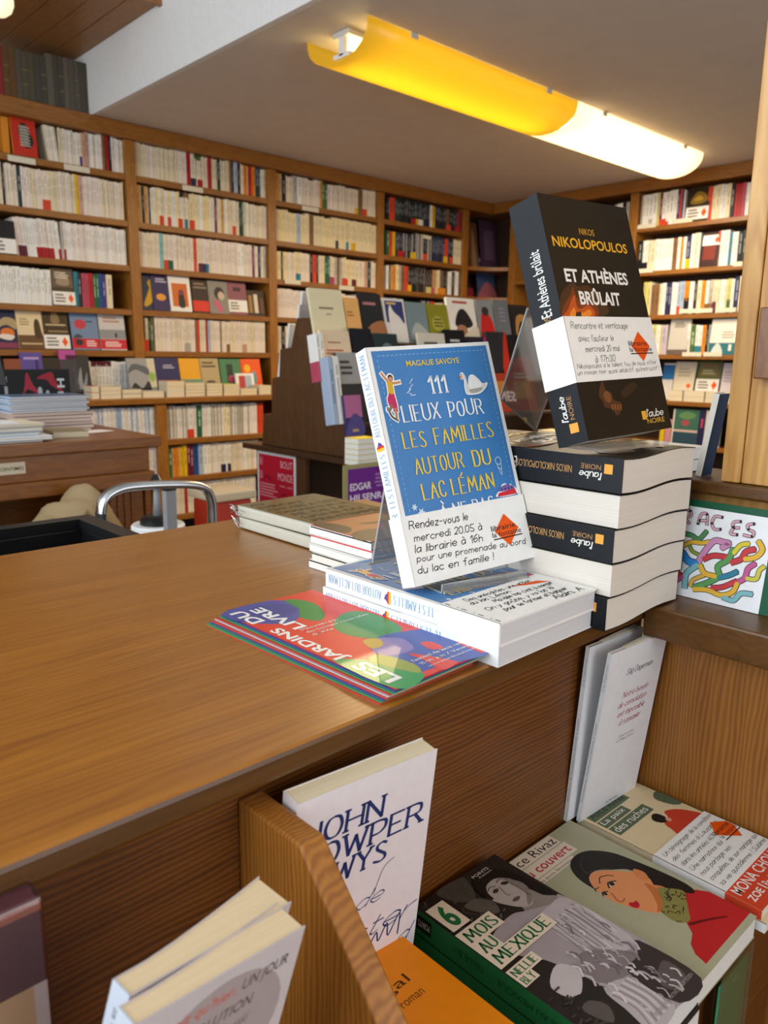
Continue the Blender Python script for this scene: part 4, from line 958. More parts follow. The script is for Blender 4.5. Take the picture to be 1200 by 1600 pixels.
# 6 mois au Mexique (two copies)
MW, MH, MT = 0.082, 0.153, 0.0175
for k in range(2):
    r = book('travel_book', 'black-and-white portrait book with green spine and boxed title, left in the niche' if k else 'identical green-spined copy lying beneath the portrait book', MW, MH, MT, (0.3185-(0.001 if not k else 0), 0.1515-(0.002 if not k else 0), ZP+0.0002+MT*(k+1)), rotabc(0, -90), '#2a2420', '#1c6a3a', pages='#ddd8d2')
A = Art(MW, MH)
A.rect(0, 0, 1, 1, '#2b2522')
A.rect(0.0, 0.55, 0.25, 1.0, '#221c19'); A.poly([(0.25, 1.0), (0.30, 0.90), (0.42, 0.86), (0.50, 0.90), (0.56, 0.98), (0.5, 1.0)], '#4d4640', True); A.poly([(0.30, 0.86), (0.36, 0.78), (0.46, 0.74), (0.52, 0.80), (0.44, 0.86)], '#5f5850', True)
A.line([(0.05, 0.98), (0.30, 0.80), (0.40, 0.70)], '#4a423c', 0.0008); A.line([(0.0, 0.80), (0.25, 0.76)], '#4a423c', 0.0008)
A.poly([(0.50, 0.87), (0.54, 0.93), (0.64, 0.965), (0.78, 0.96), (0.90, 0.90), (0.94, 0.80), (0.98, 0.70), (0.95, 0.62), (0.85, 0.64), (0.80, 0.70), (0.88, 0.79), (0.80, 0.86), (0.64, 0.87)], '#1d1815', True)
A.poly([(0.66, 0.73), (0.84, 0.75), (0.88, 0.68), (0.95, 0.62), (0.62, 0.56), (0.55, 0.62), (0.63, 0.68)], '#8f857f', True)
A.poly([(0.52, 0.84), (0.58, 0.885), (0.70, 0.895), (0.80, 0.87), (0.87, 0.81), (0.86, 0.75), (0.80, 0.70), (0.71, 0.675), (0.63, 0.70), (0.57, 0.745), (0.53, 0.79)], '#b3a8a2', True)
A.poly([(0.70, 0.68), (0.80, 0.70), (0.865, 0.76), (0.85, 0.80), (0.80, 0.74), (0.72, 0.70)], '#8a807a', True)
A.poly([(0.595, 0.832), (0.63, 0.845), (0.67, 0.835), (0.63, 0.822)], '#3a332f', True); A.poly([(0.725, 0.845), (0.76, 0.852), (0.80, 0.835), (0.76, 0.828)], '#3a332f', True); A.line([(0.58, 0.855), (0.63, 0.865), (0.675, 0.852)], '#4a423d', 0.0007); A.line([(0.715, 0.866), (0.77, 0.872), (0.82, 0.85)], '#4a423d', 0.0007)
A.line([(0.69, 0.84), (0.665, 0.785), (0.69, 0.778)], '#7c726c', 0.0009); A.poly([(0.635, 0.742), (0.68, 0.752), (0.73, 0.742), (0.68, 0.73)], '#5f504b', True)
A.poly([(0.20, 0.66), (0.36, 0.69), (0.52, 0.695), (0.62, 0.67), (0.75, 0.64), (0.90, 0.61), (1.0, 0.60), (1.0, 0.06), (0.62, 0.0), (0.45, 0.12), (0.40, 0.30), (0.32, 0.45), (0.20, 0.55)], '#a79da0', True)
A.poly([(0.66, 0.60), (0.82, 0.62), (1.0, 0.59), (1.0, 0.30), (0.86, 0.26), (0.72, 0.34), (0.60, 0.46)], '#bdb3b6', True)
for i in range(14):
    u = 0.62+0.028*i; A.line([(u, 0.56-0.01*(i % 3)), (u+0.02*math.sin(i*2.1), 0.46), (u-0.03, 0.36-0.015*(i % 4))], ['#8d8386', '#cfc7c9', '#9a9093'][i % 3], 0.0011+0.0005*(i % 2))
A.poly([(0.42, 0.30), (0.56, 0.38), (0.72, 0.33), (0.86, 0.24), (0.80, 0.18), (0.60, 0.20), (0.46, 0.22)], '#85797b', True)
A.poly([(0.14, 0.36), (0.34, 0.41), (0.42, 0.34), (0.30, 0.28), (0.18, 0.27)], '#c9c1c2', True)
A.poly([(0.06, 0.26), (0.24, 0.27), (0.38, 0.18), (0.34, 0.10), (0.12, 0.08)], '#2a2422', True); A.poly([(0.14, 0.22), (0.24, 0.23), (0.30, 0.17), (0.20, 0.12)], '#5c534f', True)
A.poly([(0.40, 0.22), (0.58, 0.20), (0.68, 0.10), (0.62, 0.0), (0.34, 0.0), (0.36, 0.12)], '#b9b0b1', True)
for i in range(9): A.line([(0.40+0.03*i, 0.19), (0.42+0.03*i, 0.10), (0.36+0.035*i, 0.02)], ['#8f8587', '#d6cfd0'][i % 2], 0.0010)
A.poly([(0.66, 0.20), (0.86, 0.22), (1.0, 0.26), (1.0, 0.0), (0.68, 0.0)], '#3a3231', True); A.poly([(0.74, 0.10), (0.95, 0.14), (0.95, 0.05), (0.78, 0.03)], '#5d5351', True)
rr = random.Random(21)
for i in range(90):      # ruffles of the dress
    u, v = rr.uniform(0.40, 0.98), rr.uniform(0.06, 0.58)
    if v > 0.60-0.12*abs(u-0.75) or (u < 0.62 and v > 0.42): continue
    a_ = rr.uniform(-0.9, 0.9); l_ = rr.uniform(0.02, 0.06)
    A.line([(u, v), (u+l_*math.cos(a_)*0.5, v-l_*0.4), (u+l_*math.sin(a_)*0.6, v-l_)], rr.choice(['#8b8184', '#cbc3c5', '#9c9295', '#b4abad', '#776e71', '#d9d2d3']), rr.uniform(0.0005, 0.0016))
for i in range(26):      # leaves and bricks in the dark background
    u, v = rr.uniform(0.02, 0.52), rr.uniform(0.70, 0.98)
    A.line([(u, v), (u+rr.uniform(.01, .05), v+rr.uniform(-.02, .02))], rr.choice(['#3d3631', '#4f4740', '#61584f']), rr.uniform(0.0006, 0.002))
for i in range(16):
    u, v = rr.uniform(0.02, 0.14), rr.uniform(0.05, 0.40)
    A.line([(u, v), (u+rr.uniform(.02, .05), v+rr.uniform(-.01, .01))], rr.choice(['#3d3631', '#4a4039']), 0.0012)
A.poly([(0.50, 0.87), (0.55, 0.92), (0.66, 0.94), (0.80, 0.915), (0.88, 0.84), (0.86, 0.79), (0.82, 0.855), (0.74, 0.885), (0.62, 0.88), (0.555, 0.845), (0.535, 0.80), (0.51, 0.83)], '#1d1815', True)
A.poly([(0.79, 0.85), (0.86, 0.80), (0.855, 0.75), (0.80, 0.715), (0.80, 0.78)], '#857b75', True)
cr = '#e9d9c3'; gr = '#1f6b3c'
A.rect(0.02, 0.787, 0.215, 0.948, cr); A.text('6', 0.065, 0.80, 0.172, 0.935, gr, 0.035)
S = dict(c=gr, thick=2.1, thin=0.8, serif=True, gap=2.2)
A.poly([(0.0, 0.535), (0.695, 0.535), (0.695, 0.613), (0.215, 0.613), (0.215, 0.685), (0.395, 0.685), (0.395, 0.772), (0.0, 0.772)], cr)
A.pen('MOIS', 0.05, 0.702, 0.36, 0.755, **S); A.pen('AU', 0.05, 0.627, 0.19, 0.678, **S); A.pen('MEXIQUE', 0.05, 0.552, 0.655, 0.604, **S)
A.poly([(0.0, 0.418), (0.165, 0.418), (0.165, 0.46), (0.305, 0.46), (0.305, 0.515), (0.0, 0.515)], cr); A.pen('NELLIE', 0.03, 0.472, 0.275, 0.505, **S); A.pen('BLY', 0.03, 0.426, 0.14, 0.459, **S)
A.text('POINTS', 0.60, 0.945, 0.80, 0.962, '#cfc7bd', 0.01); A.text('Aventure', 0.64, 0.928, 0.80, 0.940, '#cfc7bd'); A.text('TRADUIT PAR PATRICE POURTESSEN', 0.45, 0.025, 0.98, 0.040, '#a59c95')
A.build('cover_print', r, FRONT)
A = Art(MH, MT); A.text('NELLIE BLY', 0.62, 0.35, 0.78, 0.6, '#0d3a20'); A.text('6 MOIS AU MEXIQUE', 0.18, 0.32, 0.55, 0.62, '#0d3a20'); A.rect(0.90, 0.15, 0.985, 0.75, '#101512'); A.text('POINTS', 0.91, 0.32, 0.975, 0.58, '#d8d8d0'); A.build('spine_lettering', r, SPINE, 'ink')
# orange novels in front of the divider
for k in range(3):
    r = book('orange_novel', ['lowest orange novel of the pile beside the divider', 'middle orange novel of the pile beside the divider', 'bright orange novel on top of its pile beside the divider'][k], 0.084, 0.150, 0.0125, (0.2085-(0.0006*(2-k)), 0.1465-0.001*(2-k), ZP+0.0002+0.0127*(k+1)), rotabc(0, -90), '#ef8d05', '#ef8d05', pages='#e8dcc4')
A = Art(0.084, 0.150); A.text('Sénégal', 0.12, 0.755, 0.76, 0.815, '#4a2a0a', 0.0); A.text('roman', 0.56, 0.692, 0.76, 0.718, '#6a3d0c'); A.build('cover_print', r, FRONT, 'ink')
# cowper powys
r = book('tall_white_book', 'white book with big blue italic lettering leaning in the niche right of the divider', 0.0945, 0.150, 0.0135, (0.2085, 0.2985, -0.3700), rotabc(-4.6, 6.6, 0.3), '#e9e2e4', '#e9e2e4', pages='#ecdfbf', zlow=-0.017)
A = Art(0.0945, 0.144); B_ = '#27346b'
Cw = dict(c=B_, thick=1.75, thin=0.8, nib=0.2, serif=True, slant=0.05, gap=1.8)
A.pen('JOHN', 0.10, 0.835, 0.60, 0.925, ang=0.0, **Cw); A.pen('COWPER', 0.04, 0.72, 0.93, 0.815, **Cw); A.pen('POWYS', 0.04, 0.615, 0.66, 0.705, **Cw)
It = dict(c=B_, thick=0.9, thin=0.4, nib=0.6, slant=0.32, gap=1.4)
A.pen('l\'art de', 0.05, 0.42, 0.66, 0.49, **It); A.line([(0.60, 0.46), (0.66, 0.57), (0.74, 0.60)], B_, 0.0005); A.pen('résister', 0.02, 0.255, 0.93, 0.345, **It)
A.line([(0.62, 0.21), (0.66, 0.25), (0.68, 0.20), (0.74, 0.27), (0.76, 0.20), (0.84, 0.29), (0.84, 0.18)], B_, 0.0011); A.pen('d', 0.84, 0.12, 0.92, 0.20, **It)
A.build('cover_print', r, FRONT, 'ink')
# the booklets left of the divider and the plum book at the left edge
for k, (lab, loc, rot, fn_) in enumerate([('back copy of the grey-covered pair leaning left of the divider', (0.0528, 0.2208, -0.3428), rotabc(9.6, 9.1, 10.7), 0.0115), ('front copy of the grey-covered pair leaning left of the divider, red title', (0.0495, 0.2118, -0.3435), rotabc(7.6, 9.3, 10.9), 0.0080)]):
    r = book('grey_novel', lab, 0.0755, 0.150, 0.0088, loc, rot, '#c9c0c0', '#c4ccd8', pages='#ecd9b4', zlow=-0.030, fan=fn_)
    A = Art(0.150, 0.0088); A.text('LIVRE', 0.80, 0.3, 0.95, 0.6, '#7d8794'); A.build('spine_lettering', r, SPINE, 'ink')
A = Art(0.0755, 0.150)
A.ell(0.52, 0.80, 0.42, 0.17, '#a89a98', 28); 
A.text('C\'était qu\'hier,', 0.10, 0.905, 0.58, 0.945, '#c0604f', 0.01, 0.2); A.text('UN JOUR', 0.62, 0.905, 0.92, 0.945, '#5d5350', 0.01, 0.2); A.text('LA RÉVOLUTION', 0.12, 0.855, 0.72, 0.893, '#5d5350', 0.01, 0.2); A.text('Kristian Dombrowski', 0.2, 0.805, 0.72, 0.835, '#6d6360', 0, 0.2)
A.build('cover_print', r, FRONT, 'ink')
PWi, PH, PT = 0.118, 0.1805, 0.021
r = book('plum_book', 'film-wrapped book with a plum band at its top, at the left edge of the niche', PWi, PH, PT, (-0.0345, 0.2795, ZP+0.0003), rotabc(0, 0), '#d8c6c6', '#6d3a4a', pages='#7a4152')
A = Art(PWi, PH); A.rect(0, 0.80, 1, 1, '#5b2b33'); A.rect(0, 0.975, 1, 1, '#a8604a'); A.rect(0.84, 0, 0.955, 0.80, '#cfa67c'); A.text('& SES', 0.50, 0.665, 0.70, 0.69, '#4b6a6a', 0.01); A.text('TEMPS DU', 0.20, 0.56, 0.765, 0.61, '#6b3d38', 0.03); A.text('JARDIN', 0.30, 0.475, 0.70, 0.535, '#6b3d38', 0.03); A.rect(0.9, 0.58, 0.955, 0.60, '#d9b68e')
A.build('cover_print', r, FRONT)
mb = MB(); mb.box((-0.001, -0.0012, 0.0), (PWi+0.001, PT+0.001, PH+0.001)); mb.build('plastic_film', 'film', r, bevel=0.002)
# green shelf card in its clear holder below the niche
sc_ = thing('shelf_card', 'green card in a clear holder below the lying novels', 'card', (0.49, YP-0.003, -0.41))
a_ = ony(1124, 1541, YP-0.004); b_ = ony(1168, 1492, YP-0.004)
mb = MB(); mb.box((a_.x, YP-0.0045, -0.52), (b_.x+0.002, YP-0.0035, a_.z-0.001), col('#58b583')); wmb(mb, 'card', 'matte', sc_)
mb = MB(); mb.box((a_.x-0.001, YP-0.0062, -0.525), (b_.x+0.004, YP-0.0052, a_.z+0.009)); mb.box((a_.x-0.001, YP-0.0025, -0.525), (b_.x+0.004, YP-0.0015, a_.z+0.009)); wmb(mb, 'clear_holder', 'film', sc_)
mb = MB(); mb.tube([(a_.x+0.014, YP-0.0066, a_.z-0.004), (a_.x+0.022, YP-0.0066, a_.z-0.003)], 0.0003, 5); wmb(mb, 'scratch', 'film', sc_)
# snake book on the right-hand ledge
TW, TH, TT = 0.094, 0.0815, 0.008
r = book('picture_book', 'white picture book with coloured snakes and a green rim on the right ledge', TW, TH, TT, (0.6095, 0.3045, ZCT+0.0004), rotabc(-90, -9, 0), '#14563a', '#14563a', pages=PAPER)
tp = (0.094-0.0075)/0.094
A = Art(TW, TH); A.rect(0, 0, tp, 0.93, '#eceff2')
hm = hom([(285, 510), (960, 612), (890, 1400), (190, 1236)])
def Sn(pts): return [(0.06+hm(*p)[0]*(tp-0.06), hm(*p)[1]*0.93) for p in pts]
SNK = [('#4f8b57', 15, [(280, 800), (330, 750), (400, 760), (450, 790), (500, 730)]), ('#e0b23a', 14, [(340, 850), (400, 815), (470, 820), (520, 810)]), ('#8a9a3a', 11, [(390, 850), (410, 890), (450, 915)]), ('#c98ab4', 20, [(455, 970), (500, 880), (560, 800), (630, 810), (660, 820), (620, 850)]), ('#2f86c9', 26, [(275, 870), (330, 900), (380, 970), (430, 990)]), ('#c63c45', 18, [(495, 950), (560, 920), (650, 930)]), ('#5a9a58', 19, [(430, 1190), (520, 1150), (600, 1090), (590, 1010), (660, 950), (690, 870)]), ('#d8c93c', 15, [(700, 890), (740, 830), (790, 815)]), ('#c63c45', 19, [(690, 970), (750, 940), (780, 880), (830, 860)]), ('#e0b23a', 17, [(780, 940), (850, 920), (890, 860), (865, 800)]), ('#c63c45', 19, [(270, 980), (290, 1050), (340, 1110)]), ('#7fb6bd', 20, [(360, 1190), (370, 1080), (440, 1010)]), ('#e0b23a', 17, [(470, 1010), (500, 1070), (570, 1090)]), ('#2f7f9a', 17, [(610, 1100), (670, 1080), (720, 1050)]), ('#c25a92', 17, [(720, 1140), (780, 1100), (800, 1020), (840, 980)]), ('#c9c24a', 14, [(800, 1100), (860, 1100), (880, 1030), (905, 1000)]), ('#c63c45', 17, [(560, 1190), (630, 1180), (720, 1130)]), ('#e0b23a', 16, [(430, 1210), (520, 1210), (620, 1250), (700, 1220), (730, 1150)]), ('#7fb6bd', 16, [(640, 1270), (710, 1290), (760, 1230), (830, 1230)]), ('#c25a92', 14, [(250, 1150), (300, 1140), (340, 1110)]), ('#d6a84a', 13, [(400, 1180), (420, 1130), (490, 1090)]), ('#e0b23a', 13, [(280, 740), (290, 800)])]
for c, wd, pts in SNK:
    Q = Sn(pts); wm = wd*0.00023
    A.line(Q, '#23201f', wm+0.0011)
    e = Q[-1]; A.ell(e[0], e[1], wm/TW*0.62, wm/TH*0.62, '#23201f', 10)
for c, wd, pts in SNK:
    Q = Sn(pts); wm = wd*0.00023; A.line(Q, c, wm); e = Q[-1]; A.ell(e[0], e[1], wm/TW*0.5, wm/TH*0.5, c, 10); e = Q[0]; A.ell(e[0], e[1], wm/TW*0.5, wm/TH*0.5, c, 10)
LT_ = {'R': [[(335, 665), (350, 570), (390, 565), (395, 605), (355, 620), (385, 665)]], 'A': [[(445, 665), (465, 590), (505, 590), (505, 670)], [(455, 640), (500, 640)]], 'C': [[(610, 610), (560, 605), (540, 660), (560, 705), (600, 705)]], 'E': [[(735, 640), (690, 645), (685, 685), (725, 690)], [(690, 690), (670, 735), (715, 745)]], 'S': [[(825, 655), (785, 665), (790, 700), (825, 720), (815, 755), (760, 745)]], 'T': [[(290, 560), (320, 565)]]}
for k, LL in LT_.items():
    for pts in LL:
        Q = Sn(pts); A.line(Q, '#2b2527', 0.0026); A.line(Q, '#d8a7b4', 0.0017)
        for q in Q[::2]: A.ell(q[0], q[1], 0.0011/TW, 0.0011/TH, '#2b2527', 8)
A.build('cover_print', r, FRONT)
# slim blue book leaning against the post, and two white-edged ones behind it
r = book('slim_blue_book', 'slim blue hardback leaning against the pale post at the right edge', 0.020, 0.072, 0.0052, (0.655, 0.2945, -0.1002), rotabc(0, 7.5), '#16304f', '#f1efe6', '#2d5f92', pages='#f1efe6')
for k in range(2):
    r = book('white_edged_book', ['lower', 'upper'][k]+' white-edged book lying behind the slim blue hardback', 0.05, 0.06, 0.010, (0.655, 0.312, -0.1003+0.0108*(k+1)), rotabc(0, -90), '#e9e6da', '#f0efe9', pages='#f1efe9')
ORD = ['lowest', 'second', 'third', 'fourth', 'fifth', 'sixth', 'seventh', 'eighth', 'ninth', 'tenth', 'eleventh', 'twelfth', 'thirteenth', 'fourteenth', 'fifteenth', 'sixteenth', 'seventeenth', 'eighteenth', 'nineteenth', 'twentieth']

# ---------------------------------------------------------------- paperbacks in rows, spine out
CC = dict(c='#e6d8b8', w='#eeece6', p='#ecdfd4', y='#eedcaa', g='#b7b1a6', k='#1c1b1e', r='#ad1f26', R='#d5472c', o='#de8a26', Y='#e0b51c', b='#25508f', B='#2f7f96', G='#2c6042', m='#672338', n='#282d50', s='#83603f', l='#a8b8cf', a='#cf9a5a', d='#c9a08c', O='#4f6a35', q='#7fb7b4', D='#2a3836', L='#c3b3c6', V='#cfc77c', P='#b84a62', v='#4a3a86')
CW = dict(g='grey', k='black', r='dark red', R='orange-red', o='orange', Y='yellow', b='blue', B='teal', G='green', m='maroon', n='navy', s='brown', l='light blue', a='tan', d='dull pink', O='olive', q='pale teal', D='dark green', L='lilac', V='pale yellow', P='pink', v='violet')
def pj(q):
    z = q.dot(fw); return 600+FPX*q.dot(rt)/z, 800-FPX*q.dot(upv)/z
def a_of(px, side, plane, z):
    py = 400
    for _ in range(4):
        p = ony(px, py, plane) if side == 'L' else onx(px, py, plane)
        p.z = z; py = pj(p)[1]
    return p.x if side == 'L' else -p.y
def spinebook(mb, t, h, d, c, foot=None, top=None, lean=0.0, rng=random, title=True, off=(0, 0, 0)):
    ox, oy, oz = off; cc = col(CC.get(c, c)); pc = col('#e8dcc4'); e = min(0.0022, t*0.2)
    sec = [(0, d), (0, e), (e, 0), (t-e, 0), (t, e), (t, d)]
    zs = [0, h]; cs = [cc]
    if foot: zs = [0, h*foot[1], h]; cs = [col(CC.get(foot[0], foot[0])), cc]
    if top: zs.insert(-1, h*(1-top[1])); cs.append(col(CC.get(top[0], top[0])))
    n = 6; V = [(ox+x+lean*z, oy+y, oz+z) for z in zs for x, y in sec]
    F = []; K = []
    for i in range(len(zs)-1):
        for k in range(5): F.append((i*n+k, i*n+k+1, (i+1)*n+k+1, (i+1)*n+k)); K.append(cs[i])
    j = (len(zs)-1)*n
    F.append(tuple(range(j, j+6))); K.append(pc); F.append(tuple(range(5, -1, -1))); K.append(cc)
    F.append((5, 0, j, j+5)); K.append(pc)
    i0 = len(mb.v); mb.v += V
    for f, k in zip(F, K): mb.f.append(tuple(i0+q for q in f)); mb.c.append(k); mb.m.append(0)
    if title:
        lum = sum(cc)/3; ink = [v*0.6 for v in cc] if lum > 0.12 else [min(1, v*2.5+0.25) for v in cc]
        a, b = t*0.34, t*0.66; z0 = h*rng.uniform(0.30, 0.42); z1 = h*rng.uniform(0.74, 0.93); zm = z0+(z1-z0)*rng.uniform(0.45, 0.65)
        for p, q in ((z0, zm-0.006), (zm+0.004, z1)):
            mb.face([(ox+a+lean*p, oy-0.0003, oz+p), (ox+b+lean*p, oy-0.0003, oz+p), (ox+b+lean*q, oy-0.0003, oz+q), (ox+a+lean*q, oy-0.0003, oz+q)], ink)
STUFF = MB()
def row(where, side, plane, px0, px1, z, hmin, hmax, spec, ind, fill='cwp', tm=0.0115, seed=1, depth=0.12, feet=(), tops=(), lean=()):
    rng = random.Random(seed); zz = z+0.09
    A_ = lambda px: a_of(px, side, plane, zz)
    a0, a1 = A_(px0), A_(px1)
    segs = sorted([(A_(s[0]), A_(s[1]), s[2]) for s in spec])
    items = []; cur = a0
    def filler(u, v):
        n = max(1, round((v-u)/tm)); ws = [rng.uniform(0.75, 1.3) for _ in range(n)]; k = (v-u)/sum(ws); x = u
        for w in ws: items.append((x, w*k, rng.choice(fill))); x += w*k
    for u, v, c in segs:
        if u-cur > 0.004: filler(cur, u)
        if c != '-':
            n = max(1, round((v-u)/0.026))
            if len(c) > 1:
                n = len(c)
            for i in range(n): items.append((u+(v-u)*i/n, (v-u)/n, c[i] if len(c) > 1 else c))
        cur = max(cur, v)
    if a1-cur > 0.004: filler(cur, a1)
    F_ = [(A_(f[0]), A_(f[1]), f[2], f[3] if len(f) > 3 else 0.27) for f in feet]; T_ = [(A_(f[0]), A_(f[1]), f[2], 0.14) for f in tops]; Ln = [(A_(f[0]), A_(f[1]), f[2]) for f in lean]
    base_h = rng.uniform(hmin, hmax)
    for x, t, c in items:
        if rng.random() < 0.18: base_h = rng.uniform(hmin, hmax)
        h = base_h+rng.uniform(-0.003, 0.003); mid = x+t/2; foot = top = None; ln = 0
        for u, v, cc, fr in F_:
            if u-0.003 <= mid <= v+0.003: foot = (cc, fr)
        for u, v, cc, fr in T_:
            if u-0.003 <= mid <= v+0.003: top = (cc, fr)
        for u, v, l in Ln:
            if u <= mid <= v: ln = l
        tt = t-0.0006; yo = rng.uniform(0, 0.006)
        if side == 'L': loc = (x, plane+yo, z+0.0005); rz = 0
        else: loc = (plane+yo, -x, z+0.0005); rz = -math.pi/2
        if ind:
            mb = MB(); spinebook(mb, tt, h, depth, c, foot, top, ln, rng)
            o = mb.build('paperback', 'print'); o.location = loc; o.rotation_euler = (0, 0, rz)
            if foot: lab = f'{CW.get(c, "pale")}-spined paperback with a {CW.get(foot[0], "coloured")} foot label, {where}'
            elif top: lab = f'{CW.get(c, "pale")}-spined paperback with a {CW.get(top[0], "coloured")} patch at its top, {where}'
            else: lab = f'{CW.get(c, "pale")}-spined paperback standing in the row, {where}'
            tag(o, lab, 'book', lab.split(',')[0].replace(' standing in the row', '')+'s '+where)
        else:
            k = len(STUFF.v); spinebook(STUFF, tt, h, depth, c, foot, top, ln, rng)
            for i in range(k, len(STUFF.v)):
                v = STUFF.v[i]
                STUFF.v[i] = (v[0]+loc[0], v[1]+loc[1], v[2]+loc[2]) if side == 'L' else (v[1]+loc[0], -v[0]+loc[1], v[2]+loc[2])
YS = YL+0.022; YSL = YLO+0.03; XS = XW+0.02
row('top shelf, leftmost bay', 'L', YS, 75, 193, SZ[0], 0.175, 0.188, [(128, 140, 'dd'), (160, 165, 's'), (166, 171, 'r'), (172, 175, 'k')], True, 'cwp', seed=1, feet=[(124, 129, 'v', 0.3)], lean=[(62, 92, -0.10)])
row('second shelf, leftmost bay', 'L', YS, -4, 194, SZ[1], 0.205, 0.213, [(4, 8, 'k'), (28, 34, 'D'), (119, 124, 'Y'), (124, 130, 'd')], True, 'ccp', tm=0.0125, seed=2, feet=[(68, 76, 'R')])
row('third shelf, leftmost bay', 'L', YS, 26, 198, SZ[2], 0.195, 0.204, [(96, 100, 'g')], False, 'pw', seed=3, feet=[(31, 42, 'm', 0.28), (60, 84, 'r', 0.28), (94, 96, 'r', 0.28), (100, 104, 'r', 0.28)], lean=[(20, 96, -0.07)])
row('fourth shelf, leftmost bay', 'L', YS, -4, 177, SZ[3], 0.190, 0.200, [(81, 117, '-'), (117, 123, 'B'), (123, 128, 'D'), (129, 140, 'PP'), (140, 147, 'r'), (147, 156, 'GG'), (156, 166, 'bv'), (167, 176, 'c')], True, 'w', tm=0.016, seed=4)
row('top shelf, second bay', 'L', YS, 211, 416, SZ[0], 0.178, 0.19, [(292, 299, 'r'), (325, 331, 'r'), (340, 345, 'D'), (359, 363, 's'), (363, 366, 'k'), (366, 371, 'l'), (372, 376, 'k'), (381, 387, 'o'), (388, 392, 'r'), (392, 395, 'R'), (395, 400, 'o'), (400, 404, 'n'), (404, 407, 'G')], False, 'ccp', seed=5, feet=[(299, 305, 'n', 0.25), (310, 316, 'r', 0.25)], tops=[(304, 315, 'O')])
row('second shelf, second bay', 'L', YS, 212, 417, SZ[1], 0.203, 0.213, [(212, 221, 'a'), (222, 226, 'k'), (226, 232, 'a'), (233, 236, 'k'), (336, 340, 'm'), (346, 350, 'a'), (374, 378, 'k'), (378, 381, 'G')], False, 'ycw', seed=6, feet=[(250, 256, 'R'), (262, 267, 'R'), (280, 285, 'R'), (289, 293, 'B'), (297, 303, 'R'), (365, 368, 'R')], tops=[(281, 288, 'k'), (290, 297, 's')])
row('third shelf, second bay', 'L', YS, 216, 417, SZ[2], 0.195, 0.207, [(250, 256, 'q'), (303, 308, 'R'), (372, 382, 'w'), (395, 398, 'm'), (404, 408, 'n'), (412, 417, 'g')], False, 'ppc', seed=7, feet=[(257, 263, 'R'), (263, 269, 'G'), (312, 318, 'm'), (318, 322, 'n'), (322, 327, 'B')])
row('fifth shelf, second bay', 'L', YS, 221, 415, SZ[4], 0.195, 0.206, [(221, 228, 'k'), (233, 236, 'k'), (236, 240, 'O'), (240, 243, 's'), (306, 309, 's'), (309, 313, 'R'), (322, 326, 'r'), (326, 330, 'l'), (345, 347, 's')], False, 'cpp', seed=8, feet=[(224, 232, 'R', 0.35), (290, 297, 'g'), (355, 360, 's'), (381, 386, 'd')])
row('', 'L', YSL, 262, 412, LZ[1], 0.19, 0.20, [(308, 316, 'G'), (350, 360, 'c'), (402, 412, 'R')], False, 'wpg', seed=9, feet=[(294, 302, 'R')], tm=0.011)
row('', 'L', YSL, 264, 405, LZ[2], 0.18, 0.195, [(264, 270, 'O'), (271, 281, 'o'), (282, 293, 'Y'), (293, 303, 'm'), (303, 311, 'b'), (311, 318, 'l'), (318, 330, 'ww')], False, 'cpw', seed=10, feet=[(347, 353, 'n'), (358, 362, 'n')], tm=0.012)
row('', 'L', YSL, 265, 400, LZ[3], 0.17, 0.19, [(289, 294, 'r')], False, 'pwc', seed=11, tm=0.012)
row('', 'L', YSL, 120, 246, LZ[1], 0.19, 0.20, [], False, 'wpl', seed=12, tm=0.011)
row('', 'L', YSL, 150, 246, LZ[2], 0.18, 0.195, [], False, 'cpw', seed=13)
row('', 'L', YL+0.03, 128, 206, LZ[0], 0.20, 0.205, [], False, 'w', seed=14, tops=[(146, 176, 'm')], tm=0.02)
row('', 'L', YS, 431, 588, SZ[0], 0.165, 0.185, [(431, 440, 'a'), (441, 447, 'k'), (458, 465, 'g'), (465, 472, 'w'), (500, 512, 'aOO'), (560, 567, 's')], False, 'cpc', seed=15, feet=[(555, 560, 'Y'), (568, 573, 'R')])
row('', 'L', YS, 431, 588, SZ[1], 0.195, 0.21, [(464, 470, 'l'), (484, 491, 's')], False, 'ycy', seed=16, feet=[(525, 530, 'D'), (541, 545, 'B'), (551, 556, 'Y')])
row('', 'L', YS, 431, 588, SZ[2], 0.185, 0.20, [(440, 443, 'k'), (485, 489, 'k'), (489, 495, 'R'), (495, 498, 'k'), (508, 516, 'G'), (523, 535, 'gsg'), (570, 580, 'dD')], False, 'cpy', seed=17, feet=[(463, 469, 'B'), (516, 522, 'P'), (536, 543, 'R'), (551, 557, 'm')])
row('', 'L', YS, 432, 588, SZ[3], 0.18, 0.20, [], False, 'p', seed=18)
row('', 'L', YS, 432, 588, SZ[4], 0.18, 0.20, [(440, 446, 'k')], False, 'pc', seed=19, feet=[(446, 450, 'R')])
row('', 'L', YS, 604, 722, SZ[0], 0.165, 0.185, [(609, 618, 'R'), (672, 676, 'w'), (676, 681, 'Y'), (698, 703, 's'), (716, 721, 'r')], False, 'kkDn', seed=20, tm=0.016, feet=[(643, 649, 'r'), (652, 655, 'Y'), (656, 662, 'w'), (700, 704, 'R'), (712, 718, 'r')])
row('', 'L', YS, 604, 722, SZ[1], 0.18, 0.205, [(604, 614, 'GR'), (614, 618, 'Y'), (695, 700, 'R'), (709, 722, 'c')], False, 'kDkgn', seed=21, tm=0.014, feet=[(623, 633, 'r'), (643, 650, 'Y'), (662, 668, 'R'), (694, 699, 'Y'), (703, 710, 'R')], tops=[(662, 672, 'c')])
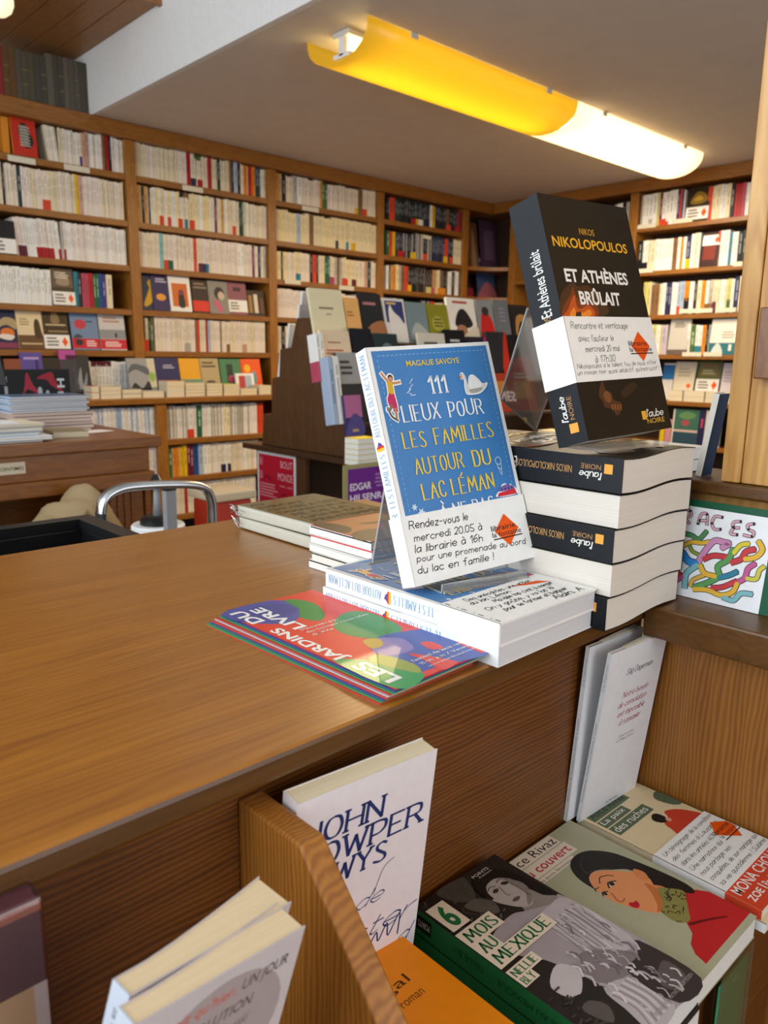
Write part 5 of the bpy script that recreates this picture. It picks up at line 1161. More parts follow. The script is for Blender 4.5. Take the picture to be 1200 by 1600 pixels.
row('', 'L', YS, 604, 722, SZ[2], 0.175, 0.20, [(604, 608, 'w'), (610, 632, 'aoygs'), (632, 638, 'R'), (676, 682, 'a'), (682, 688, 'c'), (700, 706, 'w'), (711, 717, 'w')], False, 'kDks', seed=22, tm=0.014, feet=[(637, 643, 'Y'), (668, 674, 'V'), (674, 679, 'P'), (686, 697, 'o')])
row('', 'L', YS, 604, 722, SZ[3], 0.17, 0.19, [(612, 618, 'c'), (672, 678, 'R'), (680, 692, 'cc')], False, 'kgDn', seed=23, tm=0.013)
RW = 'right-wall bookcase'
row('first row of the right-wall bookcase', 'R', XS, 1001, 1175, RZ[0], 0.205, 0.235, [(1001, 1004, 'g'), (1026, 1030, 'V'), (1030, 1034, 'm'), (1057, 1061, 'n'), (1061, 1067, 'Rb'), (1069, 1105, '-'), (1105, 1112, 'R'), (1141, 1147, 'k'), (1147, 1164, 'rrP')], True, 'wcw', tm=0.026, seed=31, feet=[(1031, 1037, 'R', .2), (1040, 1047, 'R', .12), (1016, 1020, 'g', .25)])
row('second row of the right-wall bookcase', 'R', XS, 996, 1166, RZ[1], 0.21, 0.24, [(996, 1003, 'k'), (1050, 1057, 's'), (1062, 1066, 'o'), (1071, 1078, 'n'), (1093, 1120, '-'), (1120, 1124, 'R'), (1138, 1142, 'B'), (1152, 1166, 'kD')], True, 'wcw', tm=0.027, seed=32, feet=[(1003, 1010, 'k', .3), (1070, 1077, 'Y', .3)])
row('third row of the right-wall bookcase', 'R', XS, 1004, 1162, RZ[2], 0.215, 0.24, [(1004, 1015, 'V'), (1016, 1029, 'ss'), (1039, 1048, 'n'), (1057, 1068, 'l'), (1068, 1076, 'o'), (1083, 1088, 'k'), (1095, 1101, 'o'), (1106, 1113, 'g'), (1135, 1141, 'V'), (1146, 1153, 'n')], True, 'wcw', tm=0.024, seed=33, feet=[(1057, 1062, 'R', .25), (1068, 1076, 'k', .5), (1104, 1110, 's', .3), (1112, 1118, 'm', .35), (1135, 1141, 'O', .4)])
row('fourth row of the right-wall bookcase', 'R', XS, 1016, 1107, RZ[3], 0.20, 0.225, [(1018, 1024, 'V'), (1030, 1033, 'V'), (1033, 1040, 'L'), (1041, 1073, '-'), (1078, 1085, 'O'), (1096, 1102, 'o'), (1102, 1106, 'k')], True, 'w', tm=0.026, seed=34, feet=[(1086, 1094, 'B', .3)])
for k, z in enumerate(RZ[:5]):
    row('', 'R', XS, 886, 986, z, 0.19, 0.235, [(900, 905, 'R'), (922, 926, 'o'), (946, 950, 'r')], False, ['wkkgDw', 'kwns', 'wcsk', 'kwg', 'wkcs'][k], tm=0.024, seed=50+k)
    row('', 'R', XS, 1178, 1230, z, 0.19, 0.235, [], False, 'wck', tm=0.026, seed=60+k)
o = STUFF.build('shelved_paperbacks', 'print'); tag(o, 'remaining rows of spine-out paperbacks filling the wall bookcases', 'books', None, 'stuff')

# ---------------------------------------------------------------- books shown face-out on the shelves
def fo(label, bx, side, plane, z, base, art=None, tilt=10, t=0.014, group=None, roll=0, name='paperback', pages=CREAM, spine=None, lift=0.0):
    x0, x1, y0, y1 = bx
    f = (lambda a, b, c: ony(a, b, c)) if side == 'L' else (lambda a, b, c: onx(a, b, c))
    p, q = f(x0, y1, plane), f(x1, y1, plane)
    if z is None: z = p.z
    h0 = f((x0+x1)/2, y0, plane+0.02).z-z
    w = (q.x-p.x) if side == 'L' else (p.y-q.y)
    h = h0/math.cos(math.radians(tilt)); P = (p.x, plane, z+0.0008+lift) if side == 'L' else (plane, p.y, z+0.0008+lift)
    return faceout(name, label, P, '-y' if side == 'L' else '-x', w, h, t, tilt, base, art, group, pages, roll, spine)
LB = lambda v0=0.08, v1=0.40: [('r', 0, v0, 1, v1, '#efece6'), ('l', 0.08, v0+0.05, 0.6, v1-0.05, 3, '#77706a'), ('q', [(0.8, v0+(v1-v0)*0.85), (0.68, (v0+v1)/2), (0.8, v0+(v1-v0)*0.15), (0.92, (v0+v1)/2)], '#ee5a12')]
ya = YL+0.012
fo('red book with a black-and-white leafy emblem, face-out on the top shelf of the leftmost bay', (22, 60, 178, 246), 'L', ya, SZ[0], '#c63322', [('e', 0.5, 0.55, 0.22, 0.22, '#2a2420'), ('e', 0.6, 0.38, 0.26, 0.2, '#2a2420')]+[('l', 0.3, 0.22+0.07*i, 0.78, 0.28+0.07*i, 2, '#ddd3c0') for i in range(7)], 6, spine='#d98a26')
mb = MB(); spinebook(mb, 0.035, 0.185, 0.12, 'o', None, None, 0, random.Random(3), False); o = mb.build('paperback', 'print'); p = ony(9, 238, ya); o.location = (p.x, ya+0.03, SZ[0]+0.0005); tag(o, 'orange-yellow spined book left of the red book with the emblem', 'book')
fo('blue book leaning over at the left end of the third shelf', (-18, 14, 338, 400), 'L', ya+0.02, SZ[2], '#1d4b86', [('r', 0.1, 0.75, 0.9, 0.8, '#6f93bd')], 12, roll=18)
fo('black book with a written white band at the left end of the third shelf', (-14, 27, 345, 397), 'L', ya-0.004, SZ[2], '#17191e', LB(0.02, 0.46)[:2], 5)
fo('brown sepia book with a white band on the fourth shelf of the leftmost bay', (84, 119, 421, 474), 'L', ya, SZ[3], '#4a3c30', [('r', 0.05, 0.5, 0.95, 0.95, '#6b5947'), ('p', [(0.2, 0.6), (0.5, 0.9), (0.8, 0.7), (0.7, 0.55)], '#a08a72'), ('l', 0.15, 0.72, 0.85, 0.92, 3, '#d8cbb8')]+LB(0.02, 0.38), 8)
zf = SZ[4]
fo('night-blue and orange illustrated book, first of the face-out row in the leftmost bay', (-8, 29, 485, 543), 'L', ya, zf, '#232a4a', [('p', [(0.1, 0.5), (0.6, 0.62), (1, 0.5), (1, 0.75), (0.5, 0.8)], '#b09a72'), ('e', 0.62, 0.42, 0.3, 0.12, '#d9762c'), ('p', [(0.2, 0.3), (0.7, 0.22), (0.9, 0.34), (0.4, 0.38)], '#e6d8cc'), ('r', 0, 0.02, 1, 0.16, '#8a3b55')], 9)
fo('cream and sepia book with a standing figure, second of the face-out row', (31, 72, 486, 544), 'L', ya, zf, '#e2cda4', [('r', 0, 0, 1, 0.36, '#6a4a2c'), ('p', [(0.66, 0.3), (0.64, 0.62), (0.72, 0.78), (0.84, 0.74), (0.9, 0.5), (0.92, 0.3)], '#4b3520'), ('l', 0.1, 0.6, 0.5, 0.8, 3, '#a58a5d'), ('r', 0.1, 0.12, 0.9, 0.16, '#cdb48a')], 9)
fo('dark brown book with a white banded foot, third of the face-out row', (71, 111, 487, 545), 'L', ya, zf, '#43321f', [('p', [(0.35, 0.7), (0.4, 0.95), (0.6, 0.95), (0.66, 0.7)], '#8a7250'), ('r', 0.12, 0.62, 0.9, 0.66, '#c7b48c'), ('r', 0.2, 0.45, 0.95, 0.49, '#9a845c')]+LB(0.02, 0.38), 9)
fo('grey-blue book with a red lantern and red band, fourth of the face-out row', (115, 157, 489, 546), 'L', ya, zf, '#6f87a8', [('e', 0.35, 0.68, 0.22, 0.13, '#c2374a'), ('r', 0.56, 0.74, 0.8, 0.77, '#2a2a35'), ('r', 0, 0.04, 1, 0.30, '#c91e30'), ('e', 0.25, 0.2, 0.14, 0.09, '#2b2b30'), ('l', 0.5, 0.08, 0.92, 0.26, 3, '#f0d9d9'), ('p', [(0.05, 0.3), (0.2, 0.42), (0.4, 0.34)], '#3b4658')], 9)
fo('pale grey seaside book with a red band, last of the face-out row', (159, 199, 490, 545), 'L', ya, zf, '#c9c6c4', [('r', 0, 0.3, 1, 0.55, '#8d8f93'), ('l', 0.15, 0.72, 0.85, 0.9, 2, '#b4826a'), ('r', 0.58, 0.34, 0.66, 0.46, '#2a2a2c'), ('r', 0, 0.03, 1, 0.29, '#c91e30'), ('l', 0.15, 0.08, 0.85, 0.24, 3, '#f2dede')], 9)
zf = SZ[3]
fo('navy book with golden plants, first of the face-out row in the second bay', (219, 243, 428, 483), 'L', ya, zf, '#232c48', [('p', [(0.5, 0.1), (0.95, 0.3), (0.9, 0.7), (0.6, 0.45), (0.3, 0.15)], '#c79a1e'), ('p', [(0.65, 0.75), (0.9, 0.85), (0.85, 0.6)], '#c79a1e')], 9)
fo('purple book with an orange shape, second of the face-out row in the second bay', (241, 270, 431, 484), 'L', ya-0.006, zf, '#33285a', [('e', 0.45, 0.38, 0.26, 0.1, '#e09a3c'), ('l', 0.2, 0.78, 0.85, 0.92, 2, '#c9c0d8')], 9)
fo('white-framed orange book, third of the face-out row in the second bay', (268, 301, 433, 487), 'L', ya-0.012, zf, '#ece8e2', [('r', 0.12, 0.14, 0.85, 0.80, '#cf6a26'), ('p', [(0.4, 0.15), (0.45, 0.55), (0.62, 0.6), (0.7, 0.15)], '#27242a'), ('e', 0.55, 0.55, 0.14, 0.08, '#7a3b5a')], 9)
fo('dark brown book with a bright red band, in the face-out row of the second bay', (303, 331, 438, 487), 'L', ya, zf, '#3a2a22', [('r', 0, 0.04, 1, 0.36, '#d93326'), ('l', 0.1, 0.7, 0.9, 0.92, 2, '#8f7a68')], 9)
fo('grey portrait book with a pink flower, in the face-out row of the second bay', (329, 359, 440, 489), 'L', ya-0.006, zf, '#8d877d', [('e', 0.55, 0.62, 0.26, 0.2, '#3a332f'), ('e', 0.64, 0.55, 0.17, 0.13, '#c9b5a3'), ('p', [(0.2, 0.4), (0.55, 0.35), (0.7, 0.05), (0.4, 0.1)], '#c2647c')], 9)
fo('plum-pink book with a white band, in the face-out row of the second bay', (359, 388, 442, 491), 'L', ya, zf, '#8f5562', [('r', 0.3, 0.72, 0.7, 0.84, '#4a2c38')]+LB(0.08, 0.45)[:2], 9)
fo('brown book with golden stripes ending the face-out row of the second bay', (388, 415, 455, 492), 'L', ya, zf, '#3b281a', [('r', 0.1, 0.1, 0.3, 0.8, '#a3793c'), ('r', 0.4, 0.1, 0.62, 0.85, '#d9cdb8'), ('r', 0.75, 0.1, 0.95, 0.7, '#6a4426')], 9)
# ledge: face-out books leaning on the shelf front and piles before them
yl = YL-0.075; zl = LZ[0]
for lab, bx, c, art in [
    ('brown book at the left end of the ledge, behind the cash desk', (14, 40, 562, 610), '#8a4a30', None),
    ('purple book on the ledge behind the magazines', (40, 74, 552, 612), '#5b4a95', [('r', 0.15, 0.85, 0.85, 0.9, '#b39ad0')]),
    ('dark landscape photo book on the ledge behind the magazines', (63, 100, 560, 612), '#2b241f', [('p', [(0.1, 0.3), (0.5, 0.6), (0.9, 0.4), (0.6, 0.2)], '#5f5645')]),
    ('book with a pink top edge on the ledge', (101, 127, 548, 612), '#b24a93', [('r', 0, 0, 1, 0.8, '#3c3a44')]),
    ('black album with white brush lettering on the ledge', (111, 146, 556, 612), '#2c2d33', [('p', [(0.15, 0.3), (0.3, 0.7), (0.36, 0.35), (0.6, 0.72), (0.62, 0.3), (0.85, 0.6), (0.7, 0.2)], '#8d8f96')]),
    ('grey landscape photo book with a cream edge, on the ledge between the bays', (205, 248, 561, 615), '#9a9a9c', [('r', 0.72, 0, 1, 1, '#cfc7ad'), ('p', [(0, 0.1), (0.2, 0.35), (0.45, 0.2), (0.72, 0.4), (0.72, 0), (0, 0)], '#2c2e33'), ('p', [(0, 0.6), (0.3, 0.7), (0.72, 0.55), (0.72, 0.75), (0.2, 0.85)], '#5b5f66'), ('e', 0.85, 0.5, 0.13, 0.13, '#8fae5a')]),
    ('indigo book with small gold drawing on the ledge of the second bay', (249, 285, 560, 616), '#2b2a5c', [('l', 0.3, 0.7, 0.85, 0.82, 2, '#b8b4cf'), ('e', 0.55, 0.3, 0.12, 0.05, '#c99a3a')]),
    ('yellow and green book on the ledge of the second bay', (286, 319, 561, 606), '#e5a41e', [('r', 0, 0, 1, 0.42, '#5f9a80'), ('e', 0.3, 0.28, 0.1, 0.1, '#c24a3a'), ('r', 0.5, 0.1, 0.65, 0.36, '#3a2a2a')]),
    ('beige book with dark lettering on the ledge of the second bay', (317, 347, 561, 606), '#b3a078', [('l', 0.1, 0.72, 0.9, 0.92, 2, '#5b4a34'), ('r', 0, 0, 1, 0.16, '#e6e2d6'), ('e', 0.5, 0.32, 0.24, 0.06, '#4a3d2c')]),
    ('green book with a door on the ledge of the second bay', (349, 381, 562, 606), '#4a7f5a', [('r', 0.3, 0.3, 0.6, 0.85, '#2c3a34'), ('e', 0.5, 0.42, 0.16, 0.1, '#c44a6a')]),
    ('bright orange book on the ledge of the second bay', (382, 412, 562, 606), '#ea5a14', [('e', 0.3, 0.72, 0.16, 0.12, '#f0b81c'), ('e', 0.62, 0.45, 0.12, 0.2, '#4fa3b8')])]:
    fo(lab, bx, 'L', yl, zl, c, art, 12)
yp = YLO+0.02
fo('small white-framed book standing before the green one on the ledge', (371, 399, 584, 616), 'L', YLO+0.135, zl, '#efeceb', [('r', 0.15, 0.12, 0.5, 0.88, '#b8474a'), ('r', 0.5, 0.12, 0.85, 0.88, '#a9bcd0')], 8)
def pile(px0, px1, ptop, n, label, cols, depth=0.11, plane=yp):
    p, q = ony(px0, 617, plane), ony(px1, 617, plane); top = ony((px0+px1)/2, ptop, plane).z; h = (top-zl)/n
    for k in range(n):
        mb = MB(); e = 0.001; d = depth
        w = q.x-p.x-0.004; c = col(cols[k % len(cols)])
        mb.box((0, 0, 0), (w, d, 0.0012), c); mb.box((0, 0, h-0.0018), (w, d, h-0.0006), c); mb.box((0.0008, 0.0008, 0.0012), (w-0.0008, d-0.0008, h-0.0018), col('#e0d2b4'))
        o = mb.build('paperback', 'print'); o.location = (p.x+0.002+0.001*((k*7) % 3), plane, zl+0.0005+h*k)
        tag(o, (f'{("bottom", "top")[k] if n == 2 else ("bottom", "second", "third", "top")[k if k < n-1 else 3]} paperback of the {label}' if n > 1 else f'paperback that is the {label}'), 'book', f'paperbacks in the {label}')
for a in [(143, 156, 603, 2, 'short pile with red edges on the ledge', ['#c22a35']), (157, 190, 604, 3, 'pile below the white spines on the ledge', ['#d8cdb6']), (191, 222, 608, 2, 'low pile below the landscape photo book', ['#8f8a80']), (223, 257, 611, 1, 'one-book pile left of the orange-topped pile', ['#d7d2cc']), (261, 289, 595, 3, 'pile topped by an orange cover on the ledge', ['#efeeee', '#efeeee', '#e8862a']), (290, 321, 598, 4, 'pile under the yellow and green book', ['#cdbf9f']), (323, 348, 599, 4, 'pile under the beige book', ['#cdbf9f']), (350, 375, 600, 4, 'pile under the green book', ['#cdbf9f', '#d8c83a']), (376, 402, 607, 2, 'pile under the small white-framed book', ['#cdbf9f']), (405, 424, 602, 3, 'pile at the right end of the second bay ledge', ['#d6c9ae'])]:
    pile(*a)
# right-wall bookcase
xa = XW+0.008
fo('dark golden book with a white band, face-out in the first row of the right bookcase', (1070, 1105, 293, 343), 'R', xa, RZ[0], '#2a1f10', [('p', [(0.15, 0.55), (0.4, 0.85), (0.75, 0.8), (0.9, 0.6), (0.6, 0.5)], '#8a6a22'), ('p', [(0.3, 0.6), (0.5, 0.75), (0.7, 0.62)], '#c29a3a')]+LB(0.05, 0.42), 6)
fo('dark red white-banded book, face-out in the second row of the right bookcase', (1093, 1120, 364, 416), 'R', xa, RZ[1], '#3a1712', [('r', 0.1, 0.2, 0.8, 0.6, '#7a2a1a'), ('r', 0, 0.62, 1, 0.92, '#efece6'), ('q', [(0.8, 0.88), (0.68, 0.77), (0.8, 0.66), (0.92, 0.77)], '#ee5a12')], 6)
fo('grey book with a dark foot, face-out in the fourth row of the right bookcase', (1042, 1073, 497, 549), 'R', xa, RZ[3], '#c3bdb4', [('r', 0, 0.0, 1, 0.13, '#6a5a52'), ('l', 0.2, 0.72, 0.8, 0.88, 3, '#6a625a')], 7)
fo('white book with teal foot and head, face-out at the right of the fourth row', (1106, 1150, 493, 551), 'R', xa, RZ[3], '#e7e2d6', [('r', 0, 0, 1, 0.30, '#2f6f7a'), ('r', 0, 0.9, 1, 1, '#2f5a6a'), ('l', 0.4, 0.4, 0.9, 0.6, 3, '#a9a294'), ('p', [(0.1, 0.05), (0.3, 0.3), (0.5, 0.05)], '#c9d2cf'), ('r', 0.7, 0.1, 0.8, 0.26, '#e9e6da')], 7)
zr = RZ[4]
for lab, bx, c, art in [
    ('blue-topped book face-out in the fifth row of the right bookcase', (1030, 1047, 568, 622), '#d9d6d0', [('r', 0, 0.55, 1, 0.95, '#2a6fb0')]),
    ('cream book with small orange emblem in the fifth row of the right bookcase', (1048, 1080, 566, 622), '#ddd3bd', [('l', 0.15, 0.6, 0.85, 0.85, 3, '#b5aa92'), ('q', [(0.75, 0.45), (0.62, 0.38), (0.75, 0.31), (0.88, 0.38)], '#ee5a12')]),
    ('green landscape book with a white band in the fifth row of the right bookcase', (1083, 1119, 565, 622), '#55663a', [('r', 0.1, 0.62, 0.9, 0.95, '#7a6a4a'), ('l', 0.2, 0.66, 0.8, 0.8, 2, '#a9b58a')]+LB(0.25, 0.56)),
    ('lilac book at the right of the fifth row of the right bookcase', (1122, 1150, 568, 622), '#d3c9d4', [('l', 0.1, 0.5, 0.8, 0.8, 4, '#a49aa8')])]:
    fo(lab, bx, 'R', xa+0.10, zr, c, art, 9)
for k, (a, b, n) in enumerate([(1044, 1066, 2), (1067, 1100, 2), (1101, 1146, 2)]):
    p, q = onx(a, 625, xa), onx(b, 625, xa)
    for i in range(n):
        mb = MB(); w = p.y-q.y-0.003; mb.box((0, 0, 0), (0.085, w, 0.0012), col('#d9cdb4')); mb.box((0.001, 0.001, 0.0012), (0.084, w-0.001, 0.037), col('#e3d6ba')); mb.box((0, 0, 0.037), (0.085, w, 0.0382), col('#d9cdb4'))
        o = mb.build('paperback', 'print'); o.location = (xa, q.y+0.0015, zr+0.0005+0.039*i); lb_ = ['left', 'middle', 'right'][k]
        tag(o, f'{("bottom", "top")[i]} thick paperback of the {lb_} pile in the fifth row, right bookcase', 'book', f'paperbacks in the {lb_} pile of the fifth row')
z6 = RZ[5]
for lab, bx, c, art in [
    ('green and blue leafy book in the lowest visible row of the right bookcase', (1046, 1086, 640, 705), '#3f6a5a', [('r', 0, 0, 0.06, 1, '#d9d2c4'), ('r', 0.06, 0.36, 1, 0.42, '#d5b8b0'), ('r', 0.06, 0.0, 1, 0.34, '#2f4a5a'), ('e', 0.5, 0.62, 0.16, 0.08, '#a84a55'), ('p', [(0.2, 0.8), (0.5, 0.95), (0.9, 0.85), (0.6, 0.72)], '#5f8a5a')]),
    ('navy spined book in the lowest visible row of the right bookcase', (1087, 1096, 640, 705), '#23264f', [('r', 0.3, 0.5, 0.7, 0.75, '#b0456a')]),
    ('green and pink framed book in the lowest visible row of the right bookcase', (1097, 1122, 642, 705), '#d3c7bb', [('r', 0.2, 0.15, 1, 0.72, '#3f6a45'), ('r', 0.2, 0.04, 1, 0.14, '#2f5a7a')]),
    ('yellow book at the left of the lowest visible row, right bookcase', (1028, 1035, 660, 705), '#d9b51c', None),
    ('pink book beside the yellow one in the lowest visible row', (1036, 1045, 655, 705), '#c98a94', None)]:
    fo(lab, bx, 'R', xa, z6, c, art, 4)
# corner unit
for lab, bx, z, c, art in [
    ('brown figure book on the upper corner shelf', (735, 750, 348, 386), SZ[1], '#6a4a35', [('p', [(0.3, 0.1), (0.5, 0.9), (0.8, 0.1)], '#a07a5a')]),
    ('dusky purple book facing out on the upper corner shelf', (755, 781, 345, 388), SZ[1], '#4d3548', [('r', 0.2, 0.2, 0.8, 0.8, '#6a5168')]),
    ('dark book at the right of the upper corner shelf', (787, 803, 350, 387), SZ[1], '#2b2a24', [('e', 0.5, 0.5, 0.25, 0.25, '#5a5a48')]),
    ('blue and pink book facing out on the lower corner shelf', (749, 776, 400, 443), SZ[2], '#45557a', [('p', [(0, 0.1), (0.5, 0.4), (1, 0.2), (1, 0), (0, 0)], '#a8606a'), ('r', 0.1, 0.85, 0.9, 0.92, '#a9b0c4')]),
    ('dark red and black book at the right of the lower corner shelf', (786, 803, 405, 443), SZ[2], '#201a1c', [('p', [(0.2, 0.2), (0.9, 0.5), (0.9, 0.2)], '#8a3a2a')]),
    ('red book on the third corner shelf', (732, 744, 450, 495), SZ[3], '#8a2f3a', None),
    ('orange-red round-patterned book on the third corner shelf', (783, 803, 448, 495), SZ[3], '#2b2522', [('e', 0.5, 0.75, 0.4, 0.18, '#b8402a')]),
    ('olive dark book in the middle of the third corner shelf', (748, 778, 458, 495), SZ[3], '#3b3a2a', [('r', 0.2, 0.6, 0.8, 0.8, '#6f6a4a')])]:
    fo(lab, bx, 'L', 4.60, z, c, art, 8)

# ---------------------------------------------------------------- books on the A-frame table
def tier(k, L, t=0.014, tilt=14, dy=0.0):
    y, z = TI[k]
    for lab, bx, c, art in L: fo(lab, (bx[0], bx[1], bx[2], bx[2]+70), 'L', y-0.045+dy, z, c, art, tilt, t)
tier(0, [
    ('plain cream book at the left end of the top tier of the display table', (494, 545, 453), '#e6dbb4', [('l', 0.2, 0.58, 0.8, 0.66, 1, '#8a8062'), ('r', 0.42, 0.50, 0.58, 0.52, '#8a8062')]),
    ('apricot book second on the top tier of the display table', (547, 569, 467), '#e8b06a', [('r', 0, 0, 1, 0.22, '#d8662a'), ('l', 0.05, 0.55, 0.6, 0.7, 2, '#b87a3a')]),
    ('black thriller with a sandy skyline on the top tier of the display table', (571, 605, 460), '#2a2a2e', [('p', [(0, 0.1), (0.4, 0.36), (1, 0.42), (1, 0), (0, 0)], '#a8714a'), ('l', 0.1, 0.72, 0.9, 0.84, 1, '#b87a7a')]),
    ('navy and white portrait book on the top tier of the display table', (607, 640, 468), '#e3dcd6', [('r', 0.08, 0.45, 0.92, 0.94, '#353f70'), ('p', [(0.2, 0.6), (0.3, 0.85), (0.45, 0.7), (0.8, 0.5), (0.95, 0.1), (0.3, 0.1)], '#eee6dc'), ('r', 0.15, 0.86, 0.6, 0.91, '#d9b46a')]),
    ('grey-blue book on the top tier of the display table', (642, 673, 474), '#7a8c90', [('p', [(0.1, 0.1), (0.4, 0.5), (0.9, 0.3), (0.9, 0.1)], '#a9b0ae')]),
    ('olive-green face book on the top tier of the display table', (675, 706, 477), '#8a861f', [('e', 0.45, 0.5, 0.3, 0.2, '#a9a54a'), ('l', 0.25, 0.4, 0.75, 0.65, 3, '#5f5c18')]),
    ('white book with a dark-hatted woman on the top tier of the display table', (708, 750, 467), '#ece6da', [('l', 0.15, 0.85, 0.9, 0.95, 1, '#b5443a'), ('p', [(0.2, 0.4), (0.35, 0.7), (0.6, 0.75), (0.85, 0.45), (0.6, 0.35)], '#242022'), ('e', 0.42, 0.3, 0.2, 0.12, '#a8785a'), ('p', [(0.5, 0.2), (1, 0.4), (1, 0), (0.6, 0)], '#d9cdb8')]),
    ('grey book with a figure in red on the top tier of the display table', (753, 778, 470), '#8b8c8e', [('p', [(0.1, 0), (0.2, 0.6), (0.5, 0.75), (0.9, 0.5), (0.9, 0)], '#c2231e'), ('e', 0.5, 0.75, 0.22, 0.1, '#3a2c28')]),
    ('slate grey book near the right end of the top tier', (780, 802, 470), '#6f7378', [('l', 0.3, 0.5, 0.8, 0.85, 4, '#8f8a94')]),
    ('dark book with a golden bent arm at the right end of the top tier', (804, 832, 478), '#241f1c', [('p', [(0.2, 0.2), (0.3, 0.7), (0.8, 0.75), (0.95, 0.4), (0.7, 0.6), (0.45, 0.55)], '#c28a4a')])])
tier(1, [
    ('front one of two pinkish-cream novels on the second tier of the display table', (511, 556, 518), '#e6cfae', [('l', 0.2, 0.72, 0.8, 0.78, 1, '#a8795a'), ('l', 0.1, 0.5, 0.9, 0.62, 2, '#c0564a'), ('r', 0, 0, 1, 0.2, '#e0c49c')]),
    ('black-blue book beside the pinkish novels on the second tier', (559, 591, 515), '#1b1d26', None),
    ('dark teal book on the second tier of the display table', (593, 630, 523), '#2b3b3c', [('p', [(0.1, 0.5), (0.5, 0.8), (0.9, 0.6), (0.6, 0.4)], '#6a7f80')]),
    ('cream lettered book on the second tier of the display table', (663, 704, 522), '#ddd6c0', [('l', 0.15, 0.72, 0.85, 0.82, 1, '#5c5848')]),
    ('black book with white lettering on the second tier of the display table', (705, 736, 517), '#17161a', [('l', 0.2, 0.72, 0.85, 0.82, 1, '#d0ccc4')]),
    ('dark violet book on the second tier of the display table', (738, 768, 528), '#2a2330', [('r', 0.86, 0, 1, 1, '#b0336a')]),
    ('charcoal book with a red streak on the second tier', (770, 800, 520), '#2f2c30', [('p', [(0.6, 0), (0.85, 0.9), (1, 0.9), (0.95, 0)], '#d2341e')]),
    ('black and red book at the right end of the second tier', (802, 836, 525), '#1c191b', [('p', [(0.1, 0), (0.1, 0.4), (0.9, 0.5), (0.9, 0)], '#c2301e')])])
tier(2, [
    ('grey-topped dark novel on the third tier of the display table', (541, 575, 553), '#3b3836', [('r', 0, 0.55, 1, 1, '#a6a39e'), ('l', 0.1, 0.66, 0.7, 0.9, 3, '#4a4846'), ('r', 0.1, 0.2, 0.5, 0.35, '#7a5a48')]),
    ('dark book on the third tier, mostly hidden by the blue guide', (580, 620, 560), '#3a3a44', None),
    ('orange and red book on the third tier, right of the blue guide', (772, 800, 585), '#c2431f', [('r', 0.1, 0.5, 0.9, 0.8, '#d98a3a')]),
    ('red book with a yellow panel on the third tier, seen through the clear stand', (802, 840, 578), '#c22a1c', [('r', 0.15, 0.3, 0.85, 0.7, '#d9a04a'), ('l', 0.2, 0.75, 0.8, 0.92, 2, '#f0d9c4')])])
# spine-forward pairs at the left ends of the tiers
for (px0, px1, top, k, c, foot, lab) in [(500, 506, 520, 1, 'w', ('P', 0.42), 'left'), (506, 512, 519, 1, 'w', ('P', 0.42), 'right'), (522, 531, 556, 2, 'l', None, 'left'), (531, 540, 555, 2, 'w', None, 'right')]:
    y, z = TI[k]; p, q = ony(px0, 580, y-0.055), ony(px1, 580, y-0.055); h = ony(px0, top, y-0.03).z-z
    mb = MB(); spinebook(mb, q.x-p.x-0.001, h, 0.05, c, foot, None, 0, random.Random(int(px0))); o = mb.build('paperback', 'print'); o.location = (p.x, y-0.057, z+0.0005); o.rotation_euler = (math.radians(-10), 0, 0)
    tag(o, f'{lab} one of two {"pink-footed" if foot else "pale"} white spines at the left end of tier {"two" if k == 1 else "three"}', 'book')
# table level
yt = TI[2][0]-0.10
fo('violet and pink book standing on the table under the tiers', (548, 574, 619, 700), 'L', yt, ZT1, '#3b3568', [('r', 0, 0.66, 1, 1, '#b56a94'), ('p', [(0, 0.5), (0.5, 0.72), (1, 0.6), (1, 0.4), (0, 0.35)], '#544a86'), ('l', 0.3, 0.42, 0.8, 0.5, 1, '#b59a6a')], 10)
p, q = ony(558, 716, yt-0.09), ony(584, 716, yt-0.09)
for k in range(5):
    mb = MB(); w = q.x-p.x+0.02; mb.box((0, 0, 0), (w, 0.075, 0.0012), col('#e8d23a')); mb.box((0.001, 0.001, 0.0012), (w-0.001, 0.074, 0.0175), col('#ecebe2')); mb.box((0, 0, 0.0175), (w, 0.075, 0.019), col('#e8d23a' if k == 4 else '#d9d6c4'))
    o = mb.build('paperback', 'print'); o.location = (p.x, yt-0.095, ZT1+0.0005+0.0195*k); tag(o, ['bottom', 'second', 'middle', 'fourth', 'top'][k]+' yellow-covered paperback of the small pile on the display table', 'book', 'paperbacks in the small yellow pile on the display table')
for k, (x, n, c) in enumerate([(2.75, 3, '#b8302a'), (2.95, 3, '#d9c9a0')]):
    for i in range(n):
        mb = MB(); mb.box((0, 0, 0), (0.11, 0.10, 0.0012), col(c)); mb.box((0.001, 0.001, 0.0012), (0.109, 0.099, 0.0185), col('#e6dcc4')); mb.box((0, 0, 0.0185), (0.11, 0.10, 0.020), col(c))
        o = mb.build('paperback', 'print'); o.location = (x, yt-0.14, ZT1+0.0005+0.0205*i); nm_ = ['red', 'cream'][k]
        tag(o, f'{("bottom", "middle", "top")[i]} {nm_}-covered paperback of a pile at the right of the display table', 'book', f'{nm_}-covered paperbacks in a pile on the display table')
